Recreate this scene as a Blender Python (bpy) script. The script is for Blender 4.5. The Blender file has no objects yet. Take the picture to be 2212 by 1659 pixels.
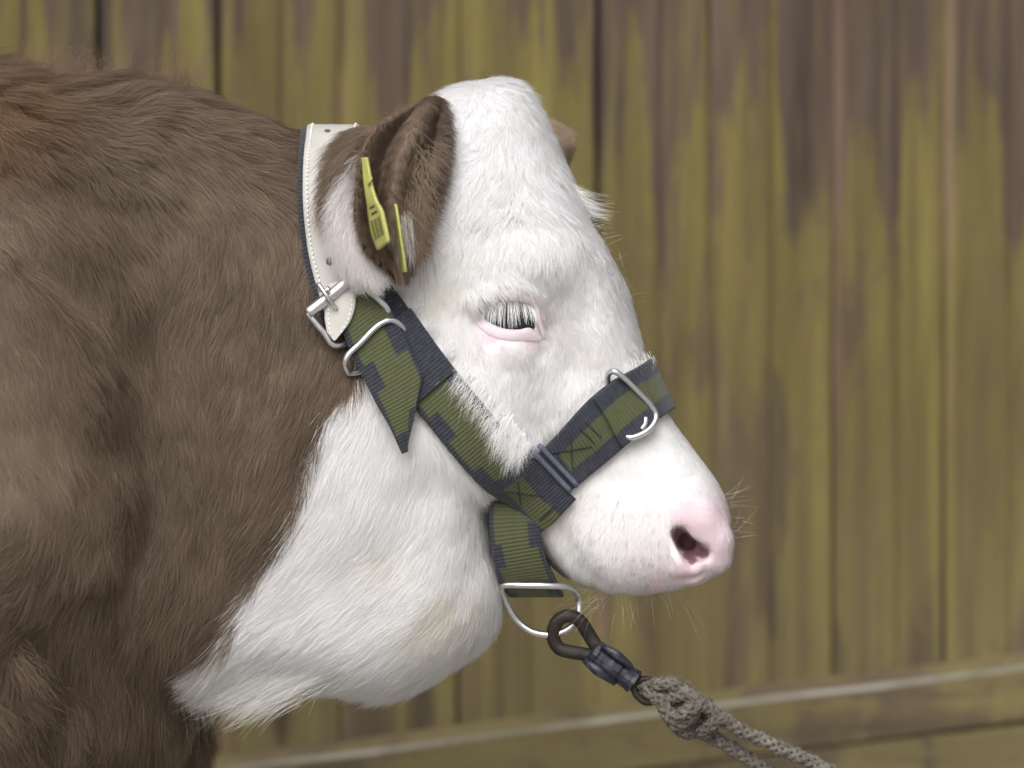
import bpy, bmesh, math, random
import numpy as np
from mathutils import Vector, Matrix
from mathutils.bvhtree import BVHTree

rng = np.random.default_rng(7)
random.seed(7)
SC = bpy.context.scene
COL = SC.collection

# ------------------------------------------------------------------ camera, sky, sun, exposure
S = 0.00036            # metres per photograph unit (picture is 2211 x 1659 units) in the calf's mid plane
CX, CY = 1105.5, 829.5
D0 = 2.6               # camera distance to the calf's mid plane
CAMZ = 0.75
cam_d = bpy.data.cameras.new('camera')
cam = bpy.data.objects.new('camera', cam_d)
COL.objects.link(cam)
cam.location = (0, -D0, CAMZ)
cam.rotation_euler = (math.radians(90), 0, 0)
cam_d.sensor_width = 36
cam_d.lens = 36 * D0 / (2211 * S)
cam_d.clip_end = 500
cam_d.clip_start = 0.05
cam_d.dof.use_dof = True
cam_d.dof.focus_distance = D0 - 0.075
cam_d.dof.aperture_fstop = cam_d.lens / 1000 / 0.030
SC.camera = cam

world = bpy.data.worlds.new('World')
SC.world = world
world.use_nodes = True
wn = world.node_tree
wn.nodes.clear()
wo = wn.nodes.new('ShaderNodeOutputWorld')
wb = wn.nodes.new('ShaderNodeBackground')
sky = wn.nodes.new('ShaderNodeTexSky')
sky.sky_type = 'NISHITA'
sky.sun_disc = False
SUN_EL, SUN_ROT = 42, 192      # degrees
sky.sun_elevation = math.radians(SUN_EL)
sky.sun_rotation = math.radians(SUN_ROT)
sky.dust_density = 6
sky.air_density = 1
hs = wn.nodes.new('ShaderNodeHueSaturation')
hs.inputs['Saturation'].default_value = 0.16     # cloud cover takes the blue out
wn.links.new(sky.outputs[0], hs.inputs['Color'])
wn.links.new(hs.outputs[0], wb.inputs[0])
wb.inputs[1].default_value = 0.15
wn.links.new(wb.outputs[0], wo.inputs[0])

sun_d = bpy.data.lights.new('sun', 'SUN')
sun_d.energy = 1.15
sun_d.angle = math.radians(50)
sun_d.color = (1.0, 0.985, 0.98)
sun = bpy.data.objects.new('sun', sun_d)
COL.objects.link(sun)
# the Sky Texture's rotation 0 is +Y, growing clockwise seen from above
az = math.radians(SUN_ROT)
sd = Vector((math.sin(az) * math.cos(math.radians(SUN_EL)), math.cos(az) * math.cos(math.radians(SUN_EL)), math.sin(math.radians(SUN_EL))))
sun.rotation_euler = (-sd).to_track_quat('-Z', 'Y').to_euler()
sun.location = sd * 20

SC.view_settings.view_transform = 'Standard'
SC.view_settings.look = 'None'
SC.view_settings.exposure = 0.19
SC.view_settings.gamma = 1
SC.view_settings.use_curve_mapping = False
SC.render.engine = 'CYCLES'
SC.cycles.use_denoising = True
SC.cycles.max_bounces = 8
SC.cycles.transparent_max_bounces = 8
SC.cycles_curves.shape = 'RIBBONS'
SC.cycles_curves.subdivisions = 2

# ------------------------------------------------------------------ helpers
def P(dx, dy, y=0.0):
    """photograph unit -> point of the place lying at depth y"""
    k = S * (D0 + y) / D0
    return Vector(((dx - CX) * k, y, CAMZ - (dy - CY) * k))

def toD(p):
    """points (n,3) -> photograph units (n,2)"""
    k = S * (D0 + p[:, 1]) / D0
    return np.stack([p[:, 0] / k + CX, CY - (p[:, 2] - CAMZ) / k], 1)

def mesh_obj(name, verts, faces, mat=None, parent=None, smooth=True):
    me = bpy.data.meshes.new(name)
    if isinstance(verts, np.ndarray) and isinstance(faces, np.ndarray):
        n, m, k = len(verts), len(faces), faces.shape[1]
        me.vertices.add(n); me.vertices.foreach_set('co', verts.astype(np.float32).ravel())
        me.loops.add(m * k); me.loops.foreach_set('vertex_index', faces.astype(np.int32).ravel())
        me.polygons.add(m)
        me.polygons.foreach_set('loop_start', np.arange(0, m * k, k, dtype=np.int32))
        me.update(calc_edges=True); me.validate()
    else:
        me.from_pydata([tuple(v) for v in verts], [], [tuple(f) for f in faces])
        me.update()
    if smooth:
        me.polygons.foreach_set('use_smooth', np.ones(len(me.polygons), bool))
    if mat: me.materials.append(mat)
    o = bpy.data.objects.new(name, me)
    COL.objects.link(o)
    if parent: o.parent = parent
    return o

def empty(name, loc=(0, 0, 0)):
    o = bpy.data.objects.new(name, None)
    o.empty_display_size = 0.05
    COL.objects.link(o)
    o.location = loc
    return o

def adopt(o, parent):
    """parent o keeping its place"""
    o.parent = parent
    o.matrix_parent_inverse = Matrix.Translation(parent.location).inverted()

def tag(o, label=None, cat=None, group=None, kind=None):
    if label: o['label'] = label
    if cat: o['category'] = cat
    if group: o['group'] = group
    if kind: o['kind'] = kind
    return o

class NT:
    """small node-tree writer"""
    def __init__(self, name):
        self.m = bpy.data.materials.new(name)
        self.m.use_nodes = True
        self.t = self.m.node_tree
        self.t.nodes.clear()
        self.out = self.t.nodes.new('ShaderNodeOutputMaterial')
        self.b = self.t.nodes.new('ShaderNodeBsdfPrincipled')
        self.t.links.new(self.b.outputs[0], self.out.inputs[0])
    def n(self, kind, props=None, **ins):
        nd = self.t.nodes.new('ShaderNode' + kind)
        for k, v in (props or {}).items(): setattr(nd, k, v)
        for k, v in ins.items():
            key = int(k[1:]) if k[0] == 'i' and k[1:].isdigit() else k.replace('_', ' ')
            self.set(nd.inputs[key], v)
        return nd
    def set(self, sock, v):
        if hasattr(v, 'is_output') or isinstance(v, bpy.types.NodeSocket): self.t.links.new(v, sock)
        elif isinstance(v, bpy.types.Node): self.t.links.new(v.outputs[0], sock)
        else: sock.default_value = v
    def mix(self, f, a, b, mode='MIX'):
        nd = self.t.nodes.new('ShaderNodeMix'); nd.data_type = 'RGBA'; nd.blend_type = mode
        self.set(nd.inputs['Factor'], f); self.set(nd.inputs[6], a); self.set(nd.inputs[7], b)
        return nd.outputs[2]
    def math(self, op, a, b=0.0, c=0.0, clamp=False):
        nd = self.t.nodes.new('ShaderNodeMath'); nd.operation = op; nd.use_clamp = clamp
        self.set(nd.inputs[0], a); self.set(nd.inputs[1], b); self.set(nd.inputs[2], c)
        return nd.outputs[0]
    def ramp(self, f, stops):
        nd = self.t.nodes.new('ShaderNodeValToRGB')
        el = nd.color_ramp.elements
        while len(el) < len(stops): el.new(0.5)
        for e, (p, c) in zip(el, stops):
            e.position = p; e.color = (c, c, c, 1) if isinstance(c, (int, float)) else (*c, 1)
        self.set(nd.inputs[0], f)
        return nd.outputs[0]
    def noise(self, vec, scale, detail=3, rough=0.5, dist=0.0):
        return self.n('TexNoise', None, Vector=vec, Scale=scale, Detail=detail, Roughness=rough, Distortion=dist).outputs[0]
    def mapping(self, vec, scale=(1, 1, 1), loc=(0, 0, 0)):
        return self.n('Mapping', None, Vector=vec, Scale=scale, Location=loc).outputs[0]
    def bump(self, h, strength=0.3, dist=0.001):
        nd = self.n('Bump', None, Height=h, Strength=strength, Distance=dist)
        self.set(self.b.inputs['Normal'], nd.outputs[0])
    def base(self, c, rough=0.7, metal=0.0, spec=0.5):
        self.set(self.b.inputs['Base Color'], c if not isinstance(c, tuple) else (*c, 1))
        self.set(self.b.inputs['Roughness'], rough)
        self.set(self.b.inputs['Metallic'], metal)
        self.set(self.b.inputs['Specular IOR Level'], spec)

def srgb(r, g, b):
    f = lambda c: (c / 255 / 12.92) if c / 255 <= 0.04045 else ((c / 255 + 0.055) / 1.055) ** 2.4
    return (f(r), f(g), f(b))

def c4(c): return (*c, 1)

def catmull(pts, n, closed=False):
    pts = np.array(pts, float)
    N = len(pts); out = []
    segs = N if closed else N - 1
    for i in range(segs):
        if closed:
            p0, p1, p2, p3 = pts[(i - 1) % N], pts[i], pts[(i + 1) % N], pts[(i + 2) % N]
        else:
            p1, p2 = pts[i], pts[i + 1]
            p0 = pts[i - 1] if i > 0 else 2 * p1 - p2
            p3 = pts[i + 2] if i + 2 < N else 2 * p2 - p1
        t = np.linspace(0, 1, n, endpoint=False)[:, None]
        out.append(0.5 * (2 * p1 + (p2 - p0) * t + (2 * p0 - 5 * p1 + 4 * p2 - p3) * t ** 2 + (3 * p1 - p0 - 3 * p2 + p3) * t ** 3))
    r = np.concatenate(out)
    return r if closed else np.vstack([r, pts[-1:]])

def in_poly(pts, poly):
    x, y = pts[:, 0], pts[:, 1]
    inside = np.zeros(len(pts), bool)
    x0, y0 = poly[:, 0], poly[:, 1]
    x1, y1 = np.roll(x0, -1), np.roll(y0, -1)
    for a, b, c, d in zip(x0, y0, x1, y1):
        if b == d: continue
        m = ((b > y) != (d > y)) & (x < (c - a) * (y - b) / (d - b) + a)
        inside ^= m
    return inside

def sdist(pts, poly):
    """signed distance, positive inside"""
    d = np.full(len(pts), 1e18)
    nx = np.roll(poly, -1, 0)
    for a, b in zip(poly, nx):
        ab = b - a; L = (ab ** 2).sum()
        if L == 0: continue
        t = np.clip(((pts - a) @ ab) / L, 0, 1)
        d = np.minimum(d, ((pts - a - t[:, None] * ab) ** 2).sum(1))
    d = np.sqrt(d)
    return np.where(in_poly(pts, poly), d, -d)

def field(pts, table, sigma):
    """smooth scattered interpolation; table rows (x, y, v...)"""
    t = np.array(table, float)
    P2, V = t[:, :2], t[:, 2:]
    out = np.zeros((len(pts), V.shape[1])); w = np.zeros(len(pts))
    for p, v in zip(P2, V):
        r2 = ((pts - p) ** 2).sum(1)
        g = np.exp(-r2 / (2 * sigma ** 2)) + 1e-4 / (1 + r2 / sigma ** 2)
        out += g[:, None] * v; w += g
    return out / w[:, None]

def tube(path, r, nseg=10, closed=False, cap=True):
    """swept tube; path (n,3), r scalar or array -> verts, faces"""
    path = np.array(path, float); n = len(path)
    r = np.broadcast_to(np.array(r, float), (n,))
    if closed: T = np.roll(path, -1, 0) - np.roll(path, 1, 0)
    else: T = np.gradient(path, axis=0)
    T /= np.linalg.norm(T, axis=1)[:, None] + 1e-12
    up = np.array([0, 1.0, 0.13]); 
    N = np.zeros_like(T); prev = up - T[0] * (up @ T[0])
    if np.linalg.norm(prev) < 1e-3: prev = np.array([1.0, 0, 0]) - T[0] * T[0][0]
    prev /= np.linalg.norm(prev)
    for i in range(n):
        prev = prev - T[i] * (prev @ T[i]); prev /= np.linalg.norm(prev) + 1e-12
        N[i] = prev
    B = np.cross(T, N)
    a = np.linspace(0, 2 * math.pi, nseg, endpoint=False)
    V = path[:, None] + r[:, None, None] * (np.cos(a)[None, :, None] * N[:, None] + np.sin(a)[None, :, None] * B[:, None])
    V = V.reshape(-1, 3)
    F = []
    m = n if closed else n - 1
    for i in range(m):
        j = (i + 1) % n
        for k in range(nseg):
            l = (k + 1) % nseg
            F.append((i * nseg + k, i * nseg + l, j * nseg + l, j * nseg + k))
    if cap and not closed:
        F.append(tuple(range(nseg))[::-1]); F.append(tuple((n - 1) * nseg + k for k in range(nseg)))
    return [tuple(v) for v in V], F

def merge(parts):
    V, F = [], []
    for v, f in parts:
        o = len(V); V += list(v); F += [tuple(i + o for i in q) for q in f]
    return V, F

def tubes_obj(name, parts, mat, parent):
    V, F = merge(parts)
    o = mesh_obj(name, V, F, mat)
    if parent: adopt(o, parent)
    return o
# ------------------------------------------------------------------ ground and timber wall
WY = 0.90            # depth of the wall face behind the calf
def ground():
    m = NT('concrete_yard')
    tc = m.n('TexCoord').outputs['Object']
    n1 = m.noise(tc, 2.5, 6, 0.6); n2 = m.noise(tc, 40, 4, 0.6)
    c = m.mix(m.ramp(n1, [(0.35, 0.0), (0.65, 1.0)]), (0.33, 0.31, 0.28, 1), (0.46, 0.44, 0.40, 1))
    c = m.mix(m.math('MULTIPLY', n2, 0.5), c, (0.20, 0.18, 0.15, 1))
    m.base(c, 0.95); m.bump(m.math('ADD', n1, m.math('MULTIPLY', n2, .3)), 0.6, 0.02)
    N = 60
    xs = np.concatenate([-np.geomspace(200, 4, 18), np.linspace(-3.5, 3.5, 40), np.geomspace(4, 200, 18)])
    ys = xs
    V, F = [], []
    r = np.random.default_rng(3)
    for j, y in enumerate(ys):
        for i, x in enumerate(xs):
            V.append((x, y, float(r.normal(0, 0.004)) if abs(x) < 3.6 and -3.6 < y < 3.6 else 0))
    n = len(xs)
    for j in range(n - 1):
        for i in range(n - 1):
            F.append((j * n + i, j * n + i + 1, (j + 1) * n + i + 1, (j + 1) * n + i))
    o = mesh_obj('ground', V, F, m.m)
    tag(o, kind='structure')
ground()

def plank_material(name, horizontal=False):
    m = NT(name)
    geo = m.n('NewGeometry').outputs['Position']
    oi = m.n('ObjectInfo')
    rnd = oi.outputs['Random']
    sx = m.n('SeparateXYZ', None, Vector=geo)
    X, Z = sx.outputs[0], sx.outputs[2]
    if horizontal:
        st = m.mapping(geo, (2.2, 2.2, 22))
        st2 = m.mapping(geo, (5, 5, 60))
    else:
        st = m.mapping(geo, (22, 22, 2.2))
        st2 = m.mapping(geo, (60, 60, 4.0))
    off = m.n('CombineXYZ', None, X=m.math('MULTIPLY', rnd, 37.0), Y=m.math('MULTIPLY', rnd, 11.0), Z=m.math('MULTIPLY', rnd, 5.0)).outputs[0]
    va = m.n('VectorMath', {'operation': 'ADD'}, i0=st, i1=off).outputs[0]
    vb = m.n('VectorMath', {'operation': 'ADD'}, i0=st2, i1=off).outputs[0]
    nA = m.noise(va, 1.0, 5, 0.62, 0.5)
    nB = m.noise(vb, 1.0, 5, 0.6, 0.2)
    nC = m.noise(m.n('VectorMath', {'operation': 'ADD'}, i0=m.mapping(geo, (7, 7, 2.6)), i1=off).outputs[0], 1.0, 5, 0.6, 0.6)
    nF = m.noise(m.mapping(geo, (90, 90, 40)), 1.0, 4, 0.7)
    # bare wood
    wood = m.mix(m.ramp(nA, [(0.3, 0.0), (0.7, 1.0)]), c4(srgb(60, 50, 43)), c4(srgb(92, 78, 67)))
    wood = m.mix(m.math('MULTIPLY', m.ramp(nB, [(0.35, 1.0), (0.55, 0.0)]), 0.45), wood, c4(srgb(50, 43, 39)))
    # algae: rich low down and in drips, thin where rain does not reach (high up)
    drip = m.noise(m.n('CombineXYZ', None, X=m.math('MULTIPLY', X, 17.0), Y=m.math('MULTIPLY', rnd, 9.0), Z=m.math('MULTIPLY', Z, 1.1)).outputs[0], 1.0, 3, 0.6)
    left = m.math('MULTIPLY', m.math('SUBTRACT', 0.16, X), 6.0, clamp=True)
    edge = m.math('ADD', m.math('ADD', 1.06, m.math('MULTIPLY', left, 0.10)), m.math('MULTIPLY', m.math('SUBTRACT', drip, 0.5), 1.35))     # height where the bare wood starts
    d = m.math('MULTIPLY', m.math('SUBTRACT', edge, Z), 15.0)
    low = m.math('ADD', d, m.math('MULTIPLY', m.math('SUBTRACT', nA, 0.5), 4.0))
    low = m.math('ADD', low, m.math('MULTIPLY', m.math('SUBTRACT', nF, 0.5), 1.6), clamp=True)
    if horizontal:
        low = 1.0
    patch = m.ramp(m.math('ADD', nC, m.math('MULTIPLY', m.math('SUBTRACT', nB, 0.5), 0.35)), [(0.41, 0.30), (0.47, 1.0)])
    alg = m.math('MULTIPLY', low, patch)
    green = m.mix(m.ramp(nA, [(0.3, 0.0), (0.75, 1.0)]), c4(srgb(82, 74, 40)), c4(srgb(112, 102, 56)))
    green = m.mix(m.ramp(nF, [(0.35, 0.5), (0.6, 0.0)]), green, c4(srgb(90, 78, 56)))
    # greyer towards the splashed foot of the wall
    foot = m.math('MULTIPLY', m.math('SUBTRACT', 0.74, Z), 2.2, clamp=True)
    green = m.mix(m.math('MULTIPLY', foot, 0.45), green, c4(srgb(108, 98, 76)))
    col = m.mix(m.math('MULTIPLY', alg, 0.92), wood, green)
    if not horizontal:
        # rain streaks running down the grain
        sv_ = m.n('VectorMath', {'operation': 'ADD'}, i0=m.mapping(geo, (48, 48, 1.3)), i1=off).outputs[0]
        nS = m.noise(sv_, 1.0, 4, 0.7)
        col = m.mix(m.ramp(nS, [(0.50, 0.0), (0.66, 0.5)]), col, c4(srgb(72, 58, 48)))
        col = m.mix(m.ramp(nS, [(0.34, 0.4), (0.46, 0.0)]), col, c4(srgb(124, 116, 64)))
    # pale worn arrises, one side of the board
    gen = m.n('SeparateXYZ', None, Vector=m.n('TexCoord').outputs['Generated'])
    if not horizontal:
        e = m.math('SUBTRACT', 1.0, m.math('DIVIDE', gen.outputs[0], 0.13), clamp=True)
        e = m.math('MULTIPLY', e, m.ramp(m.noise(m.mapping(geo, (3, 3, 3.0)), 1.0, 3, 0.6), [(0.45, 0.0), (0.62, 1.0)]))
        col = m.mix(m.math('MULTIPLY', e, 0.8), col, c4(srgb(122, 100, 84)))
        # knots and dark dirt
        vor = m.n('TexVoronoi', {'feature': 'F1'}, Vector=m.n('VectorMath', {'operation': 'ADD'}, i0=m.mapping(geo, (9, 9, 3.2)), i1=off).outputs[0], Scale=1.0)
        k = m.ramp(vor.outputs[0], [(0.05, 1.0), (0.16, 0.0)])
        col = m.mix(m.math('MULTIPLY', k, 0.65), col, c4(srgb(55, 46, 40)))
    else:
        k = m.ramp(m.noise(m.mapping(geo, (14, 14, 30)), 1.0, 4, 0.6), [(0.55, 0.0), (0.7, 1.0)])
        col = m.mix(m.math('MULTIPLY', k, 0.6), col, c4(srgb(72, 62, 52)))
    m.base(col, 0.9, 0, 0.25)
    m.bump(m.math('ADD', nB, m.math('MULTIPLY', nF, 0.4)), 0.7, 0.003)
    return m.m

def plank_mesh(w, h, t, rr):
    """board with softened arrises, worn unevenly along its length; front face towards -Y"""
    nz = 10
    prof = [(-w / 2, 0.0), (-w / 2, -t + 0.002), (-w / 2 + 0.002, -t), (-0.004, -t), (0.0, -t + 0.003), (0.004, -t), (w / 2 - 0.002, -t), (w / 2, -t + 0.002), (w / 2, 0.0)]
    gm = rr.uniform(-.012, .012)
    prof = [(x + gm, y) if 3 <= i <= 5 else (x, y) for i, (x, y) in enumerate(prof)]
    V, F = [], []
    for k in range(nz + 1):
        z = h * k / nz
        a, b = rr.normal(0, 0.0012), rr.normal(0, 0.0015)
        for i, (x, y) in enumerate(prof):
            V.append((x + (a if i in (1, 2) else -a if i in (6, 7) else 0), y + (b if 0 < i < 8 else 0), z))
    n = len(prof)
    for k in range(nz):
        for i in range(n - 1):
            F.append((k * n + i, k * n + i + 1, (k + 1) * n + i + 1, (k + 1) * n + i))
    F.append(tuple(range(n))[::-1]); F.append(tuple(nz * n + i for i in range(n)))
    return V, F

mat_plank = plank_material('weathered_plank_with_algae')
mat_sill = plank_material('weathered_sill', True)
wall = empty('wooden_wall', (0, WY, 0))
tag(wall, 'weathered wall of upright brown boards stained yellow green with algae behind the calf', 'wall')
kW = S * (D0 + WY) / D0
joints = [215, 478, 735, 990, 1288, 1532, 1792, 2036]
jx = [(j - CX) * kW for j in joints]
while jx[0] > -4.5: jx.insert(0, jx[0] - 0.122 - 0.01 * random.random())
while jx[-1] < 3.5: jx.append(jx[-1] + 0.122 + 0.01 * random.random())
rr = np.random.default_rng(11)
# sloping foot boards: their upper edge follows the yard's fall
def sill_z(x, off=0.0):
    return 0.404 + 0.123 * (x - 0.10) + off
for a, b in zip(jx[:-1], jx[1:]):
    gap = 0.005 if abs(a - (215 - CX) * kW) < 1e-6 or abs(b - (215 - CX) * kW) < 1e-6 else 0.0006
    w = (b - a) - gap
    z0 = 0.02
    V, F = plank_mesh(w, 2.5 - z0, 0.024, rr)
    o = mesh_obj('plank', V, F, mat_plank, smooth=False)
    o.parent = wall
    o.location = ((a + b) / 2, rr.normal(0, 0.0018), z0)
# backing so that no light leaks through the joints
bk = NT('dark_backing_board'); bk.base((0.02, 0.017, 0.014), 0.95)
V = [(-4.8, 0.002, 0), (3.9, 0.002, 0), (3.9, 0.002, 2.5), (-4.8, 0.002, 2.5), (-4.8, 0.05, 0), (3.9, 0.05, 0), (3.9, 0.05, 2.5), (-4.8, 0.05, 2.5)]
F = [(0, 1, 2, 3), (5, 4, 7, 6), (0, 4, 5, 1), (3, 2, 6, 7), (0, 3, 7, 4), (1, 5, 6, 2)]
o = mesh_obj('backing_board', V, F, bk.m, smooth=False); o.parent = wall
# pale worn upper edge of the foot board
mp = NT('pale_worn_edge')
geo = mp.n('NewGeometry').outputs['Position']
nn = mp.noise(mp.mapping(geo, (9, 9, 9)), 1.0, 4, 0.6)
mp.base(mp.mix(mp.ramp(nn, [(0.38, 0.0), (0.6, 1.0)]), c4(srgb(100, 96, 80)), c4(srgb(132, 127, 118))), 0.9)
def foot_board(name, off_top, off_bot, th, mat, wob=0.003, mtop=None):
    V, F = [], []
    n = 90
    r = np.random.default_rng(int(off_top * 1000) % 97 + 5)
    ph = np.cumsum(r.normal(0, 1, n + 1)) * 0.0012
    for i in range(n + 1):
        x = -4.4 + 7.8 * i / n
        zt = sill_z(x, off_top) + ph[i]; zb = max(sill_z(x, off_bot), 0.005) + (ph[i] * .3)
        zt = max(zt, 0.012)
        c = 0.005 if mtop else 0.005
        V += [(x, -0.026, zt + (0.011 if mtop else 0.0)), (x, -0.026 - th + c, zt), (x, -0.026 - th, zt - c), (x, -0.026 - th, zb + 0.002), (x, -0.026, zb + 0.002)]
    for i in range(n):
        for k in range(4):
            F.append((i * 5 + k, i * 5 + k + 1, (i + 1) * 5 + k + 1, (i + 1) * 5 + k))
    o = mesh_obj(name, V, F, mat, smooth=False)
    o.data.flip_normals()
    if mtop:
        o.data.materials.append(mtop)
        for p in o.data.polygons:
            if p.index % 4 == 1: p.material_index = 1
    o.parent = wall
    return o
foot_board('foot_board', 0.006, -0.055, 0.022, mat_sill, mtop=mp.m)
foot_board('foot_board', -0.0562, -0.62, 0.020, mat_sill)
# ------------------------------------------------------------------ the calf's body: one implicit surface
TOP_BODY = [(-2600, 700), (-2590, 480), (-2480, 330), (-2250, 255), (-1800, 235), (-1200, 245), (-700, 235), (-350, 185), (-100, 168),
            (20, 176), (120, 200), (250, 216), (370, 214), (450, 232), (540, 262), (640, 296), (740, 300), (860, 310), (960, 420),
            (1010, 700), (1030, 950), (1048, 1060), (1056, 1130), (1070, 1200), (1080, 1260), (1074, 1325), (1045, 1378),
            (990, 1425), (920, 1468), (850, 1490), (760, 1490), (640, 1474), (560, 1470), (490, 1478), (430, 1462), (405, 1490), (392, 1560),
            (350, 1640), (250, 1680), (100, 1720), (-150, 1850), (-600, 1950), (-1200, 1960), (-1700, 1880), (-2050, 1700), (-2350, 1500), (-2560, 1100)]
HEAD = [(800, 340), (860, 274), (930, 230), (975, 198), (1040, 179), (1100, 184), (1138, 212), (1168, 260), (1197, 318), (1224, 375),
        (1246, 424), (1264, 470), (1294, 520), (1320, 566), (1343, 612), (1360, 662), (1374, 712), (1386, 762), (1403, 812), (1426, 864),
        (1452, 910), (1482, 952), (1512, 992), (1540, 1030), (1560, 1066), (1572, 1105), (1574, 1145), (1564, 1182), (1543, 1220),
        (1508, 1248), (1450, 1265), (1390, 1274), (1330, 1277), (1275, 1268), (1226, 1246), (1186, 1212), (1148, 1165), (1100, 1105), (1020, 1080),
        (930, 1060), (850, 980), (790, 850), (760, 700), (755, 500)]
H_BODY = [(-2400, 700, .15), (-1900, 700, .22), (-1300, 900, .26), (-700, 900, .24), (-350, 700, .20), (-100, 350, .125), (0, 200, .08), (-2400, 1200, .16), (-1300, 1500, .22),
          (-100, 900, .165), (50, 500, .125), (150, 1250, .145), (250, 700, .118), (250, 330, .085), (450, 350, .075), (450, 600, .098), (450, 900, .112), (300, 1000, .122),
          (350, 1350, .11), (300, 1600, .085), (0, 1600, .14), (640, 420, .07), (640, 700, .088), (650, 900, .098), (600, 1150, .10), (550, 1400, .085), (760, 500, .072), (800, 800, .084),
          (850, 1000, .082), (800, 1200, .084), (800, 1420, .07), (1000, 1150, .062), (1000, 1300, .058), (950, 1420, .055)]
R_BODY = [(-1500, 900, .25), (-300, 300, .10), (0, 300, .09), (300, 300, .075), (600, 400, .07), (800, 600, .07), (600, 1400, .055), (900, 1450, .055), (1050, 1250, .05), (350, 1600, .08), (0, 1700, .12), (200, 1000, .12)]
H_HEAD = [(900, 260, .045), (1040, 220, .050), (1150, 330, .058), (1000, 350, .068), (1000, 480, .078), (1150, 460, .074), (1230, 480, .062), (1150, 600, .080), (1080, 690, .083), (1260, 600, .064),
          (900, 600, .080), (1000, 800, .081), (900, 850, .084), (1130, 800, .075), (1000, 980, .074), (1250, 760, .057), (1340, 720, .045), (1200, 930, .058), (1350, 880, .043), (1120, 1060, .055),
          (1300, 1020, .044), (1450, 1000, .042), (1440, 1130, .049), (1340, 1160, .047), (1540, 1120, .046), (1300, 1240, .042), (1450, 1230, .046), (1520, 1200, .045)]
R_HEAD = [(1040, 220, .055), (1200, 350, .045), (1300, 500, .040), (1350, 700, .038), (1430, 880, .040), (1540, 1080, .040), (1450, 1250, .032), (1300, 1250, .035), (1100, 1080, .05), (900, 900, .08), (900, 400, .06)]

def axis(segs):
    a = [segs[0][0]]
    for lo, hi, st in segs:
        n = max(1, round((hi - lo) / st)); a += list(np.linspace(lo, hi, n + 1)[1:])
    return np.array(a)
gx = axis([(-2750, -1000, 40), (-1000, -150, 24), (-150, 700, 10), (700, 1640, 7.0)])
gz = axis([(70, 1330, 7.5), (1330, 1700, 10), (1700, 2980, 36)])
yhalf = axis([(0, 0.135, 0.0029), (0.135, 0.31, 0.008)])
gy = np.concatenate([-yhalf[::-1], yhalf[1:]])
GXm = (gx - CX) * S
GZm = CAMZ - (gz - CY) * S
g2 = np.stack(np.meshgrid(gx, gz, indexing='ij'), -1).reshape(-1, 2)
shp2 = (len(gx), len(gz))

def inflated(poly, Htab, Rtab, sigma):
    pl = catmull(poly, 5, True)
    d = sdist(g2, pl) * S
    H = field(g2, Htab, sigma)[:, 0]; R = field(g2, Rtab, sigma * 1.6)[:, 0]
    e = np.maximum(0, 1 - d / R)
    ax = np.abs(gy)[None, :, None]
    e = e.reshape(shp2)[:, None, :]; H = H.reshape(shp2)[:, None, :]; R = R.reshape(shp2)[:, None, :]
    # squarer than an ellipse in the flanks
    q = ((ax / H) ** 2.2 + e ** 2.2) ** (1 / 2.2)
    return ((q - 1) * np.minimum(H, R)).astype(np.float32)

def smin(a, b, k):
    h = np.clip(0.5 + 0.5 * (b - a) / k, 0, 1)
    return b + (a - b) * h - k * h * (1 - h)
def smax(a, b, k): return -smin(-a, -b, k)

XX = GXm[:, None, None].astype(np.float32); YY = gy[None, :, None].astype(np.float32); ZZ = GZm[None, None, :].astype(np.float32)
F = inflated(TOP_BODY, H_BODY, R_BODY, 150)
F = smin(F, inflated(HEAD, H_HEAD, R_HEAD, 75), 0.014)

def region(pts, pad):
    p = np.array(pts)
    sx = slice(max(0, np.searchsorted(GXm, p[:, 0].min() - pad) - 1), np.searchsorted(GXm, p[:, 0].max() + pad) + 1)
    sy = slice(max(0, np.searchsorted(gy, p[:, 1].min() - pad) - 1), np.searchsorted(gy, p[:, 1].max() + pad) + 1)
    zz = -GZm
    sz = slice(max(0, np.searchsorted(zz, -p[:, 2].max() - pad) - 1), np.searchsorted(zz, -p[:, 2].min() + pad) + 1)
    return sx, sy, sz

def capsule(sl, a, b, ra, rb):
    X, Y, Z = XX[sl[0]], YY[:, sl[1]], ZZ[:, :, sl[2]]
    a = np.array(a); b = np.array(b); ab = b - a
    t = np.clip(((X - a[0]) * ab[0] + (Y - a[1]) * ab[1] + (Z - a[2]) * ab[2]) / max(ab @ ab, 1e-12), 0, 1)
    d = np.sqrt((X - a[0] - t * ab[0]) ** 2 + (Y - a[1] - t * ab[1]) ** 2 + (Z - a[2] - t * ab[2]) ** 2)
    return d - (ra + (rb - ra) * t)

def ellipsoid(sl, c, r):
    X, Y, Z = XX[sl[0]], YY[:, sl[1]], ZZ[:, :, sl[2]]
    q = np.sqrt(((X - c[0]) / r[0]) ** 2 + ((Y - c[1]) / r[1]) ** 2 + ((Z - c[2]) / r[2]) ** 2)
    return (q - 1) * min(r)

def both(fn):
    fn(-1); fn(1)

def add_caps(pts, rad, k=0.01, cut=False, sides=(-1, 1)):
    """chain of capsules; pts (dx, dy, y>0 depth on each side)"""
    for s in sides:
        pp = [np.array(P(dx, dy, -abs(y))) for dx, dy, y in pts]      # near-side pixel placement, then mirrored
        pp = [np.array([p[0], s * abs(p[1]), p[2]]) for p in pp]
        for (a, b, ra, rb) in zip(pp[:-1], pp[1:], rad[:-1], rad[1:]):
            sl = region([a, b], max(ra, rb) + 3 * k + 0.01)
            g = capsule(sl, a, b, ra, rb)
            F[sl[0], sl[1], sl[2]] = smax(F[sl[0], sl[1], sl[2]], -g, k) if cut else smin(F[sl[0], sl[1], sl[2]], g, k)

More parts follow.
